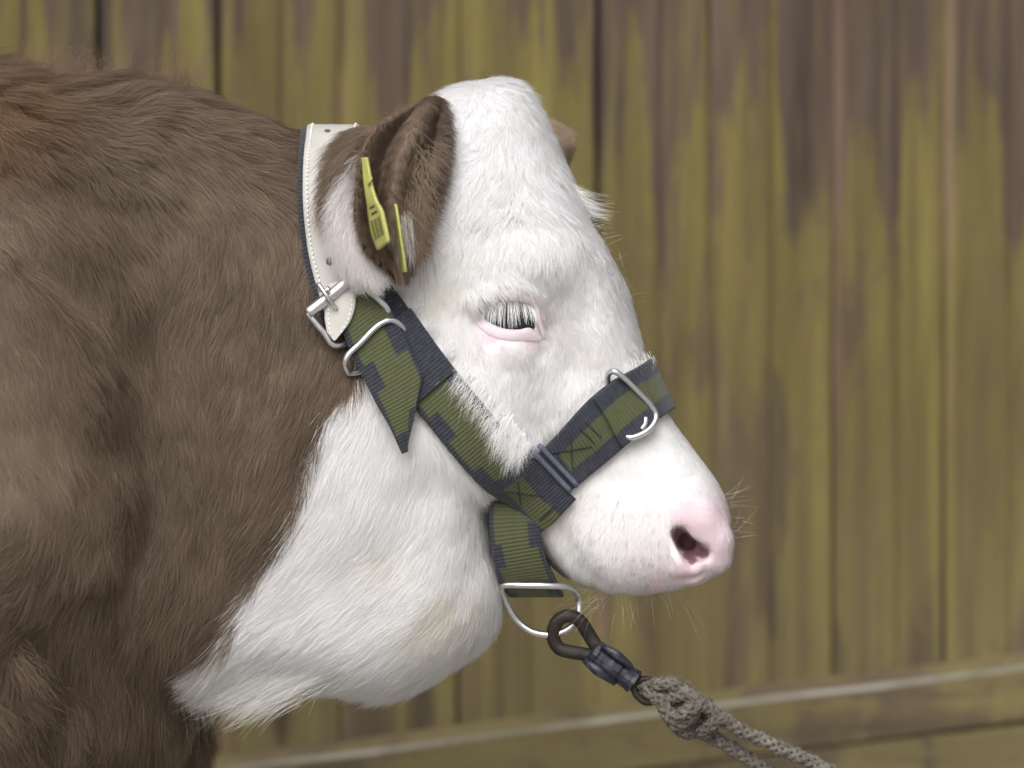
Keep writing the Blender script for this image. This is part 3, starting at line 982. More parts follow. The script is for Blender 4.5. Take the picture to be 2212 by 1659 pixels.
# neck strap: navy webbing underneath, pale leather on top
nk = [(748, 672), (733, 625), (716, 560), (706, 490), (703, 420), (706, 350)]
nc = onS(nk); nw = wvec(nk, [(46, -30), (48, -24), (52, -16), (54, -8), (56, -2), (56, 2)])
crest_c = [P(712, 300, -.045), P(718, 285, 0)]
crest_w = [P(712 + 58, 300 - 2, -.045) - P(712, 300, -.045), P(718 + 60, 285 - 2, 0) - P(718, 285, 0)]
allc = nc + crest_c + [flip(crest_c[0])] + [flip(c) for c in reversed(nc)]
allw = nw + crest_w + [flip(crest_w[0])] + [flip(c) for c in reversed(nw)]
navyc = lambda u, v: np.tile(NAVY, (len(u), 1))
ribbon('neck_webbing', mat_web, [c - w * 0.13 for c, w in zip(allc, allw)], [w * 0.98 for w in allw], 0.0050, 0.0035, color=navyc, smooth_it=14)
leather, LF, LN = ribbon('leather_strap', ml.m, [c + w * 0.06 for c, w in zip(allc, allw)], [w * 0.95 for w in allw], 0.0086, 0.0022, smooth_it=14, track=False)

def dashes(Fr, N, v_at, step, length, lift, rad, i0=2, i1=None):
    """stitches along a strap at fraction v_at of its width"""
    nu, nv = Fr.shape[:2]
    j = v_at * (nv - 1); j0 = int(j); f = j - j0
    line = Fr[:, j0] * (1 - f) + Fr[:, min(j0 + 1, nv - 1)] * f + N[:, j0] * lift
    line = line[i0:i1]
    s = np.concatenate([[0], np.cumsum(np.linalg.norm(np.diff(line, axis=0), axis=1))])
    parts = []
    t = 0.001
    while t + length < s[-1]:
        tt = np.linspace(t, t + length, 4)
        p = np.stack([np.interp(tt, s, line[:, k]) for k in range(3)], 1)
        parts.append(tube(p, [rad * .6, rad, rad, rad * .6], 5))
        t += step
    return parts
half = LF.shape[0]
st = dashes(LF, LN, 0.10, 0.0036, 0.0024, 0.0004, 0.00075)
st += dashes(LF, LN, 0.93, 0.0036, 0.0024, 0.0004, 0.00075)
o = tubes_obj('stitching', st, mt.m, leather); o['kind'] = 'stuff'
# holes punched in the leather (small dark discs set into it)
def disc(center, normal, r, long=1.3, n=14):
    nrm = Vector(normal).normalized(); a = nrm.orthogonal().normalized(); b = nrm.cross(a)
    a = Vector((0, 0, 1)) - nrm * nrm.z; a.normalize(); b = nrm.cross(a)
    V = [tuple(Vector(center))] + [tuple(Vector(center) + a * r * long * math.cos(t) + b * r * math.sin(t)) for t in np.linspace(0, 2 * math.pi, n, endpoint=False)]
    return V, [(0, 1 + i, 1 + (i + 1) % n) for i in range(n)]
fl = np.argmin([abs(toD(LF[i:i + 1, LF.shape[1] // 2])[0, 1] - 0) for i in range(half)])
near_rows = np.arange(0, half // 2)
rowD = np.array([toD(LF[i:i + 1, LF.shape[1] // 2])[0] for i in near_rows])
for yy in (560, 470, 375, 283):
    i = int(near_rows[np.argmin(np.abs(rowD[:, 1] - yy))]); j = int(LF.shape[1] * 0.40)
    V, Fd = disc(LF[i, j] + LN[i, j] * 0.0004, LN[i, j], 0.0025)
    o = mesh_obj('punch_hole', V, Fd, mh.m); adopt(o, leather)

# leather tongue below the roller
tl = [(742, 612), (738, 640), (735, 670), (733, 700), (728, 722), (722, 742)]
tlp = [surf(x, y) for x, y in tl]
def tt_(t): return np.interp(t, [0, .55, .8, 1], [1, 1, .72, .06])
o, TF, TN = ribbon('leather_tip', ml.m, tlp, wvec(tl, [(33, -14)] * 6), 0.0165, 0.0024, taper=tt_, track=False)
ts = dashes(TF, TN, 0.14, 0.0036, 0.0024, 0.0003, 0.0005, 6, -4) + dashes(TF, TN, 0.86, 0.0036, 0.0024, 0.0003, 0.0005, 6, -4)
q = tubes_obj('stitching', ts, mt.m, o); q['kind'] = 'stuff'

# cheek webbing
def steps(u, period, duty, lo, hi, ph=0): return np.where(((u + ph) / period) % 1 < duty, lo, hi)
def col_cheek(u, v):
    vl = steps(u, 150, .42, -.42, -.78, 30); vh = steps(u, 150, .36, .52, .86, 95)
    g = (v > vl) & (v < vh)
    g &= ~((u > 150) & (u < 205))
    end = u > 470
    g = np.where(end, (np.abs(v) < .43) & (u > 500) & (u < 700), g)
    g = np.where(u < 150, (v < -.3) & (v > -.8), g)
    return np.where(g[:, None], GREEN, NAVY)
ck = [(800, 650), (838, 705), (880, 760), (930, 828), (985, 895), (1040, 962), (1095, 1022), (1150, 1078), (1196, 1120)]
ckw = [(46, -34), (46, -36), (46, -36), (47, -37), (46, -38), (44, -40), (43, -42), (42, -44), (42, -45)]
cheek, CF, CN = ribbon('cheek_strap', mat_web, onS(ck), wvec(ck, ckw), 0.0060, 0.0026, color=col_cheek, smooth_it=8)
# second thickness where the webbing is folded back over the upper buckle
up = [(842, 704), (879, 756), (912, 804), (935, 842)]
ribbon('folded_end', mat_web, onS(up), wvec(up, [(45, -36)] * 4), 0.0092, 0.0026, color=lambda u, v: np.where(((v < -.15) & (u > 60) & (u < 110) & (v > -.8))[:, None], GREEN, NAVY), smooth_it=8)
# free tail hanging over it
tb = [(772, 650), (792, 700), (815, 748), (842, 800), (868, 850), (890, 896), (908, 948)]
def col_tail(u, v):
    vl = steps(u, 190, .33, -.38, -.80, 60); vh = steps(u, 185, .40, .46, .90, 110)
    return np.where(((v > vl) & (v < vh) & (u < 300))[:, None], GREEN, NAVY)
def tail_edges(A, C, W, v, t):
    # right edge cut slanting to a point at the left-hand tip
    k = np.clip((t - 0.66) / 0.34, 0, 1)
    for i in range(len(t)):
        hi = 1 - 1.72 * k[i]; lo = -1 + 0.10 * k[i]
        hi = max(hi, lo + 0.26)
        vv = lo + (v + 1) / 2 * (hi - lo)
        A[i] = C[i] + W[i] * vv[:, None]
    return A
tbw = [(44, -34), (48, -34), (50, -32), (50, -30), (50, -28), (48, -26), (46, -26)]
ribbon('strap_tail', mat_web, onS(tb), wvec(tb, tbw), lambda t: 0.0128 + 0.001 * t, 0.0024, color=col_tail, taper=lambda t: t * 0 + 1, edges=tail_edges, smooth_it=8)

# noseband round the muzzle
nb = [(1165, 1030), (1210, 996), (1262, 953), (1316, 906), (1362, 868)]
nbw = [(40, 50), (40, 51), (40, 51), (40, 51), (36, 53)]
nbc = onS(nb); nbv = wvec(nb, nbw)
br_c = [P(1402, 842, -.022), P(1416, 834, 0)]
br_w = [P(1402 + 24, 842 + 58, -.022) - P(1402, 842, -.022), P(1416 + 22, 834 + 60, 0) - P(1416, 834, 0)]
nall = nbc + br_c + [flip(br_c[0])] + [flip(c) for c in reversed(nbc)]
nallw = nbv + br_w + [flip(br_w[0])] + [flip(c) for c in reversed(nbv)]
def col_nose(u, v):
    g = (np.abs(v) < .43) & (u > 62)
    g &= ~((u > 236) & (u < 246))
    return np.where(g[:, None], GREEN, NAVY)
nose, NF, NN = ribbon('noseband', mat_web, nall, nallw, 0.0058, 0.0026, color=col_nose, smooth_it=10)
# doubled webbing turned round the ring
nd_ = [(1304, 916), (1330, 894), (1356, 872), (1378, 854)]
ribbon('folded_end', mat_web, onS(nd_), wvec(nd_, [(38, 50), (38, 50), (37, 51), (34, 52)]), 0.0100, 0.0026, color=lambda u, v: np.where((np.abs(v) < .43)[:, None], GREEN, NAVY), smooth_it=8)

# chin strap hanging in a loop under the jaw
ch = [P(1122, 1060, -.040), P(1112, 1110, -.044), P(1114, 1170, -.044), P(1128, 1226, -.036), P(1148, 1268, -.020), P(1158, 1282, 0)]
cw = [P(1116 + 56, 1070 + 10, 0) - P(1116, 1070, 0), P(1112 + 54, 1120 - 0, 0) - P(1112, 1120, 0), P(1118 + 52, 1180 - 8, 0) - P(1118, 1180, 0),
      P(1134 + 54, 1236 - 8, 0) - P(1134, 1236, 0), P(1152 + 58, 1272 - 2, 0) - P(1152, 1272, 0), P(1158 + 60, 1282, 0) - P(1158, 1282, 0)]
chc = ch + [flip(c) for c in reversed(ch[:-1])]; chw = cw + [flip(c) for c in reversed(cw[:-1])]
def col_chin(u, v):
    g = (v > steps(u, 130, .4, -.55, -.84, 20)) & (v < steps(u, 140, .4, .5, .84, 70))
    return np.where(g[:, None], GREEN, NAVY)
chin, KF, KN = ribbon('chin_strap', mat_web, chc, chw, 0, 0.0030, project=False, color=col_chin, outn=(0, -1, 0))
# far cheek strap
fck = [flip(c) for c in onS(ck)]; fcw = [flip(c) for c in wvec(ck, ckw)]
ribbon('cheek_strap', mat_web, fck, fcw, 0.0060, 0.0026, color=col_cheek, smooth_it=8, du=5)

# stitched crosses and bars
def stitch_path(pts, lift):
    """dark thread following picture positions over the webbing"""
    out = []
    for (x0, y0), (x1, y1) in zip(pts[:-1], pts[1:]):
        n = max(3, int(math.hypot(x1 - x0, y1 - y0) / 6))
        line = [tuple(surf(x0 + (x1 - x0) * t, y0 + (y1 - y0) * t, lift)) for t in np.linspace(0, 1, n)]
        out.append(np.array(line))
    return out
def thread(name, polys, parent, lift, rad=0.00045):
    tb_ = []
    for pl in polys:
        for l in stitch_path(pl, lift): tb_.append(tube(l, rad, 5))
    tubes_obj(name, tb_, md.m, parent)
def over(F_, N_, dx, dy, lift=0.0003):
    pass
def drape(Fr, N, pts, lift=0.0004, rad=0.00045, n=14):
    """thread lying on the strap's own front grid"""
    g = Fr.reshape(-1, 3); gd = toD(g); gn = N.reshape(-1, 3)
    out = []
    for (x0, y0), (x1, y1) in zip(pts[:-1], pts[1:]):
        line = []
        for t in np.linspace(0, 1, n):
            x, y = x0 + (x1 - x0) * t, y0 + (y1 - y0) * t
            d = (gd[:, 0] - x) ** 2 + (gd[:, 1] - y) ** 2 + (g[:, 1] > 0) * 1e6
            k = np.argsort(d)[:4]; wt = 1 / (d[k] + 0.5); wt /= wt.sum()
            yy = (g[k, 1] * wt).sum(); nr = (gn[k] * wt[:, None]).sum(0)
            p = np.array(P(x, y, yy)) + nr / np.linalg.norm(nr) * lift
            line.append(p)
        out.append(tube(np.array(line), rad, 5))
    return out
tubes_obj('cross_stitch', drape(NF, NN, [(1192, 979), (1279, 965)]) + drape(NF, NN, [(1232, 938), (1236, 1013)]) +
          drape(NF, NN, [(1250, 925), (1284, 958)]) + drape(NF, NN, [(1264, 912), (1298, 946)]), md.m, nose)
tubes_obj('cross_stitch', drape(CF, CN, [(1087, 1062), (1170, 1071)]) + drape(CF, CN, [(1116, 1017), (1124, 1090)]) + drape(CF, CN, [(1165, 1124), (1198, 1094)]), md.m, cheek)
# grey rolled edge between noseband and cheek strap
mg = NT('grey_binding'); gq = mg.n('NewGeometry').outputs['Position']
mg.base(mg.mix(mg.noise(gq, 300, 3), c4(srgb(60, 64, 80)), c4(srgb(104, 108, 126))), 0.7); mg.bump(mg.noise(gq, 500, 3), 0.6, 0.0008)
for (a, b) in (((1150, 975), (1232, 1062)), ((1164, 962), (1247, 1050))):
    pts = [tuple(surf(a[0] + (b[0] - a[0]) * t, a[1] + (b[1] - a[1]) * t, 0.0105)) for t in np.linspace(0, 1, 12)]
    tubes_obj('edge_binding', [tube(np.array(pts), 0.0021, 8)], mg.m, nose)

# metal fittings -------------------------------------------------------
def wire(name, pts, r, parent=halter, closed=False, mat=None, n=8, seg=12):
    path = catmull(np.array([tuple(p) for p in pts]), n, closed)
    return tubes_obj(name, [tube(path, r, seg, closed)], (mat or ms.m), parent)
def lift(pts): return [surf(x, y, h) for x, y, h in pts]
buckle = wire('roller_buckle', lift([(664, 676, .019), (680, 696, .018), (700, 720, .016), (722, 746, .013), (760, 736, .006), (800, 708, .006), (834, 682, .011), (836, 668, .015), (815, 645, .018), (790, 622, .020), (768, 602, .020), (757, 597, .020)]), 0.0025)
rp = [tuple(surf(x, y, .0205)) for x, y in ((664, 677), (710, 641), (755, 604))]
rl = catmull(np.array(rp), 8)
o = tubes_obj('roller', [tube(rl, 0.0043, 16)], ms.m, buckle)
o = tubes_obj('prong', [tube(catmull(np.array([tuple(p) for p in lift([(694, 630, .024), (686, 618, .026), (690, 617, .029), (703, 636, .030), (716, 655, .027), (726, 666, .020)])]), 6), 0.0017, 10)], ms.m, buckle)
o = tubes_obj('prong_knob', [tube(np.array([tuple(p) for p in lift([(704, 622, .029), (712, 630, .029)])]), 0.0022, 8)], ms.m, buckle)
wire('keeper_ring', lift([(748, 798, .012), (744, 784, .017), (754, 764, .0185), (778, 741, .0185), (806, 712, .0185), (826, 697, .0185), (846, 692, .017), (866, 704, .013), (872, 722, .008), (840, 760, .004), (790, 798, .004), (756, 806, .007)]), 0.0023, closed=True)
nring = wire('noseband_ring', lift([(1316, 806, .012), (1328, 803, .0175), (1350, 819, .018), (1380, 848, .018), (1404, 874, .018), (1416, 896, .017), (1411, 916, .015), (1392, 934, .013), (1362, 945, .012), (1344, 934, .008), (1336, 900, .004), (1318, 850, .004), (1312, 820, .007)]), 0.0023, closed=True)
wire('ring_end', lift([(1394, 902, .014), (1393, 915, .0145), (1385, 927, .013)]), 0.0018, nring)
dring = wire('chin_ring', [P(1090, 1264, -.030), P(1130, 1264, -.034), P(1180, 1265, -.034), P(1220, 1268, -.028), P(1240, 1276, -.020), P(1249, 1295, -.012), P(1249, 1325, -.012), P(1236, 1350, -.012), P(1212, 1366, -.012), P(1182, 1371, -.012),
          P(1148, 1364, -.012), P(1118, 1342, -.012), P(1098, 1312, -.015), P(1088, 1288, -.020), P(1082, 1273, -.026)], 0.0026, closed=True)

# ------------------------------------------------------------------ ear tag
my = NT('yellow_plastic')
gy_ = my.n('NewGeometry').outputs['Position']
n1 = my.noise(gy_, 160, 4, 0.6)
my.base(my.mix(n1, c4(srgb(152, 151, 78)), c4(srgb(176, 175, 104))), 0.42, 0, 0.45)
mk = NT('black_print'); mk.base((0.09, 0.09, 0.035), 0.6)
eartag = empty('ear_tag', tuple(P(820, 450, -.15)))
tag(eartag, 'two-piece yellow plastic ear tag clipped through the brown ear', 'ear tag')
def plate(name, rows, thick, parent):
    """rows: (left point, right point)"""
    Lp = np.array([tuple(a) for a, b in rows]); Rp = np.array([tuple(b) for a, b in rows])
    Fr, Bk, N = patch(Lp, Rp, 40, 8, lambda u, v: 0 * u * v, thick)
    Fr = (Fr + Bk) / 2 + N * thick / 2; Bk = Fr - N * thick
    V, Fq = grid_solid(Fr, Bk)
    o = mesh_obj(name, V, Fq, my.m, smooth=False); fix_outward(o); adopt(o, parent)
    return o, Fr, N
fp, PF, PN = plate('front_plate', [(P(783, 341, -.150), P(793, 340, -.154)), (P(785, 375, -.150), P(799, 372, -.156)), (P(789, 410, -.151), P(805, 405, -.158)), (P(794, 440, -.150), P(815, 436, -.162)),
                               (P(796, 460, -.146), P(826, 456, -.166)), (P(802, 500, -.146), P(834, 490, -.168)), (P(811, 528, -.147), P(839, 514, -.169)), (P(817, 541, -.148), P(838, 523, -.169))], 0.0022, eartag)
V, Fd = [], []
nrow, ncol = PF.shape[:2]
def mark(u0, u1, v0, v1):
    b = len(V)
    def pt(u, v):
        i = min(nrow - 1, int(u * (nrow - 1))); j = v * (ncol - 1); j0 = min(int(j), ncol - 2)
        return tuple(PF[i, j0] * (1 - (j - j0)) + PF[i, j0 + 1] * (j - j0) + PN[i, j0] * 0.0003)
    for a in np.linspace(u0, u1, 4): V.append(pt(a, v0)); V.append(pt(a, v1))
    for k in range(3): Fd.append((b + 2 * k, b + 2 * k + 1, b + 2 * k + 3, b + 2 * k + 2))
for k in range(6): mark(0.70, 0.70 + 0.2, .18 + k * .12, .18 + k * .12 + (0.05 if k % 2 else 0.08))
for k in range(3): mark(0.56 + .035 * k, 0.575 + .035 * k, .3, .75)
o = mesh_obj('printed_number', V, Fd, mk.m); adopt(o, fp)
bmh = tubes_obj('tag_stud', [tube(np.array([tuple(P(797, 390, -.158)), tuple(P(801, 392, -.158))]), 0.0032, 14)], my.m, eartag)
plate('back_plate', [(P(851, 440, -.128), P(855, 442, -.136)), (P(855, 470, -.128), P(860, 472, -.138)), (P(861, 520, -.126), P(867, 522, -.140)), (P(866, 560, -.124), P(873, 561, -.140)), (P(870, 588, -.124), P(876, 588, -.138))], 0.0020, eartag)

# ------------------------------------------------------------------ lead rope with snap hook
lead = empty('lead_rope', tuple(P(1420, 1490, -.012)))
tag(lead, 'grey brown braided lead rope knotted to a rusty snap hook on the halter ring', 'rope')
mr = NT('rusty_iron')
gq = mr.n('NewGeometry').outputs['Position']
n1 = mr.noise(gq, 130, 5, 0.65); n2 = mr.noise(gq, 600, 3, 0.6)
mr.base(mr.mix(mr.ramp(n1, [(0.35, 0.0), (0.65, 1.0)]), c4(srgb(26, 24, 24)), c4(srgb(52, 44, 38))), 0.62, 0.35)
mr.bump(mr.math('ADD', n1, m_ := n2), 0.5, 0.001)
mb = NT('worn_blue_black_paint')
gq = mb.n('NewGeometry').outputs['Position']
n1 = mb.noise(gq, 140, 5, 0.65)
mb.base(mb.mix(mb.ramp(n1, [(0.48, 0.0), (0.66, 1.0)]), c4(srgb(28, 30, 42)), c4(srgb(70, 68, 80))), 0.42, 0.1)
mb.bump(n1, 0.5, 0.0012)
YH = -.012
hook = wire('snap_hook', [P(1290, 1420, YH), P(1262, 1413, YH), P(1232, 1408, YH), P(1206, 1399, YH + .002), P(1194, 1372, YH + .001), P(1204, 1342, YH - .003), P(1228, 1330, YH - .006), P(1252, 1341, YH - .004), P(1270, 1368, YH), P(1288, 1396, YH), P(1306, 1412, YH)],
            0.0054, lead, mat=mr.m)
def sleeve():
    a = np.array(P(1277, 1404, YH)); b = np.array(P(1372, 1474, YH))
    t = [0, .03, .12, .16, .40, .44, .62, .66, .90, .97, 1.0]
    r = [.0075, .0100, .0104, .0096, .0096, .0106, .0106, .0094, .0092, .0100, .0080]
    return tube(np.array([a + (b - a) * k for k in t]), r, 14)
o = tubes_obj('sleeve', [sleeve()], mb.m, lead)
for p in o.data.polygons: p.use_smooth = False
# flat lug and thumb latch on the sleeve
o2 = tubes_obj('latch', [tube(np.array([tuple(P(1300, 1395, YH - .009)), tuple(P(1330, 1412, YH - .0115)), tuple(P(1362, 1440, YH - .009))]), [.0022, .0036, .0026], 8)], mb.m, o)
o3 = tubes_obj('latch', [tube(np.array([tuple(P(1262, 1424, YH - .004)), tuple(P(1290, 1448, YH - .006)), tuple(P(1330, 1474, YH - .004))]), [.0030, .0042, .0030], 8)], mb.m, o)
wire('swivel_eye', [P(1372, 1474, YH), P(1392, 1467, YH), P(1414, 1474, YH), P(1424, 1492, YH), P(1414, 1512, YH), P(1394, 1516, YH), P(1376, 1502, YH), P(1368, 1484, YH)], 0.0029, lead, closed=True, mat=mr.m)

mrope = NT('weathered_rope')
gq = mrope.n('NewGeometry').outputs['Position']
n1 = mrope.noise(gq, 120, 5, 0.6); n2 = mrope.noise(gq, 1300, 3, 0.7)
mrope.base(mrope.mix(mrope.ramp(n1, [(0.3, 0.0), (0.7, 1.0)]), c4(srgb(70, 66, 60)), c4(srgb(124, 119, 111))), 0.9, 0, 0.2)
mrope.bump(n2, 0.8, 0.0008)
def braid(path, R, nstr=8, pitch=0.030, step=0.0013):
    path = catmull(np.array([tuple(p) for p in path]), 24)
    s = np.concatenate([[0], np.cumsum(np.linalg.norm(np.diff(path, axis=0), axis=1))])
    n = max(12, int(s[-1] / step)); t = np.linspace(0, s[-1], n)
    c = np.stack([np.interp(t, s, path[:, k]) for k in range(3)], 1)
    T = np.gradient(c, axis=0); T /= np.linalg.norm(T, axis=1)[:, None] + 1e-12
    Nn = np.zeros_like(T); prev = np.array([0, 1.0, 0.1])
    for i in range(n):
        prev = prev - T[i] * (prev @ T[i]); prev /= np.linalg.norm(prev) + 1e-12; Nn[i] = prev
    B = np.cross(T, Nn)
    parts = []
    h = nstr // 2
    rr_ = R * 0.36
    for k in range(nstr):
        sgn = 1 if k < h else -1
        ph = 2 * math.pi * (k % h) / h + (0 if sgn > 0 else math.pi / h)
        ang = sgn * 2 * math.pi * t / pitch + ph
        rad = (R - rr_ * .9) + sgn * R * 0.13 * np.cos(h * 2 * math.pi * t / pitch + (math.pi / 2 if k % 2 else -math.pi / 2))
        wob = np.interp(t, np.linspace(0, s[-1], 12), rng.normal(1, .06, 12))
        p = c + (rad * wob)[:, None] * (np.cos(ang)[:, None] * Nn + np.sin(ang)[:, None] * B)
        parts.append(tube(p, rr_, 6))
    parts.append(tube(c[::3], R * .62, 8))
    return parts
ROPE_PATHS = []
def squash(pts):
    # the splice lies along the rope
    u = np.array((.78, .63)); w = np.array((-.63, .78)); o = np.array((1470., 1527.)); out = []
    for p in pts:
        k = S * (D0 + p.y) / D0; q = np.array((p.x / k + CX, CY - (p.z - CAMZ) / k)) - o
        q = u * (q @ u) * 1.16 + w * (q @ w) * .74 + o
        out.append(P(q[0], q[1], p.y))
    return out
def rope(name, pts, R):
    if name == 'rope_knot': pts = squash(pts)
    ROPE_PATHS.append((catmull(np.array([tuple(p) for p in pts]), 24), R))
    return tubes_obj(name, braid(pts, R), mrope.m, lead)
y0 = -.012
rope('rope_strand', [P(1440, 1515, y0 - .012), P(1478, 1500, y0 - .022), P(1520, 1524, y0 - .018), P(1582, 1567, y0 - .012), P(1677, 1612, y0 - .012), P(1772, 1655, y0 - .015), P(1950, 1745, y0 - .03), P(2250, 1930, y0 - .06), P(2700, 2350, y0 - .10), P(3100, 2880, y0 - .12)], 0.0056)
rope('rope_strand', [P(1450, 1548, y0 + .004), P(1480, 1562, y0 - .006), P(1512, 1580, y0 - .006), P(1563, 1606, y0), P(1640, 1653, y0 + .004), P(1740, 1715, y0 + .006), P(1900, 1800, y0), P(2240, 1990, y0 - .04), P(2680, 2380, y0 - .085), P(3080, 2890, y0 - .10)], 0.0054)
rope('rope_knot', [P(1402, 1500, y0), P(1424, 1486, y0 - .010), P(1452, 1474, y0 - .016), P(1486, 1482, y0 - .020), P(1500, 1510, y0 - .022), P(1488, 1545, y0 - .022), P(1462, 1562, y0 - .018), P(1438, 1548, y0 - .008), P(1436, 1516, y0 + .006), P(1460, 1490, y0 + .012),
               P(1490, 1500, y0 + .012), P(1505, 1540, y0 + .006), P(1490, 1578, y0 - .002), P(1462, 1584, y0 - .010), P(1444, 1560, y0 - .018), P(1430, 1525, y0 - .016), P(1412, 1508, y0 - .006), P(1400, 1496, y0 + .004)], 0.0056)
rope('rope_knot', [P(1440, 1490, y0 - .004), P(1462, 1520, y0 - .006), P(1480, 1545, y0 - .004), P(1500, 1562, y0 - .002), P(1530, 1572, y0)], 0.0080)
rope('rope_knot', [P(1500, 1580, y0 - .014), P(1525, 1560, y0 - .020), P(1546, 1540, y0 - .020), P(1562, 1534, y0 - .016)], 0.0045)
rope('rope_knot', [P(1440, 1566, y0 - .006), P(1462, 1548, y0 - .024), P(1494, 1526, y0 - .028), P(1520, 1510, y0 - .018), P(1530, 1506, y0)], 0.0054)
# ------------------------------------------------------------------ coat: real strands
def hair_mat(name, rough=0.55, spec=0.25, transl=0.25):
    m = NT(name)
    a = m.n('Attribute', {'attribute_name': 'tint'}).outputs[0]
    m.base(a, rough, 0, spec)
    m.b.inputs['Sheen Weight'].default_value = 0.0
    # a coat scatters light as a whole: shade each strand with the lie of the hide under it
    nr = m.n('Attribute', {'attribute_name': 'hide_normal'}).outputs['Vector']
    m.set(m.b.inputs['Normal'], nr)
    tr = m.n('BsdfTranslucent', None, Color=a)
    mx = m.n('MixShader', None, i0=transl, i1=m.b.outputs[0], i2=tr.outputs[0])
    m.t.links.new(mx.outputs[0], m.out.inputs[0])
    return m.m
mat_hair = hair_mat('coat_hair', 0.5, 0.22, 0.22)

def curves_obj(name, pos, rad, tint, mat, parent, nrm=None):
    """pos (n, k, 3), rad (n, k), tint (n, 3)"""
    n, k = pos.shape[:2]
    hc = bpy.data.hair_curves.new(name)
    hc.add_curves([k] * n)
    hc.points.foreach_set('position', pos.astype(np.float32).ravel())
    at = hc.attributes.get('radius') or hc.attributes.new('radius', 'FLOAT', 'POINT')
    at.data.foreach_set('value', rad.astype(np.float32).ravel())
    tc_ = hc.attributes.new('tint', 'FLOAT_COLOR', 'CURVE')
    tc_.data.foreach_set('color', np.concatenate([tint, np.ones((n, 1))], 1).astype(np.float32).ravel())
    if nrm is None: nrm = np.tile(np.array((0, -.75, .66)), (n, 1))
    na = hc.attributes.new('hide_normal', 'FLOAT_VECTOR', 'CURVE')
    na.data.foreach_set('vector', nrm.astype(np.float32).ravel())
    hc.materials.append(mat)
    o = bpy.data.objects.new(name, hc); COL.objects.link(o)
    o.parent = parent
    o['kind'] = 'stuff'
    return o

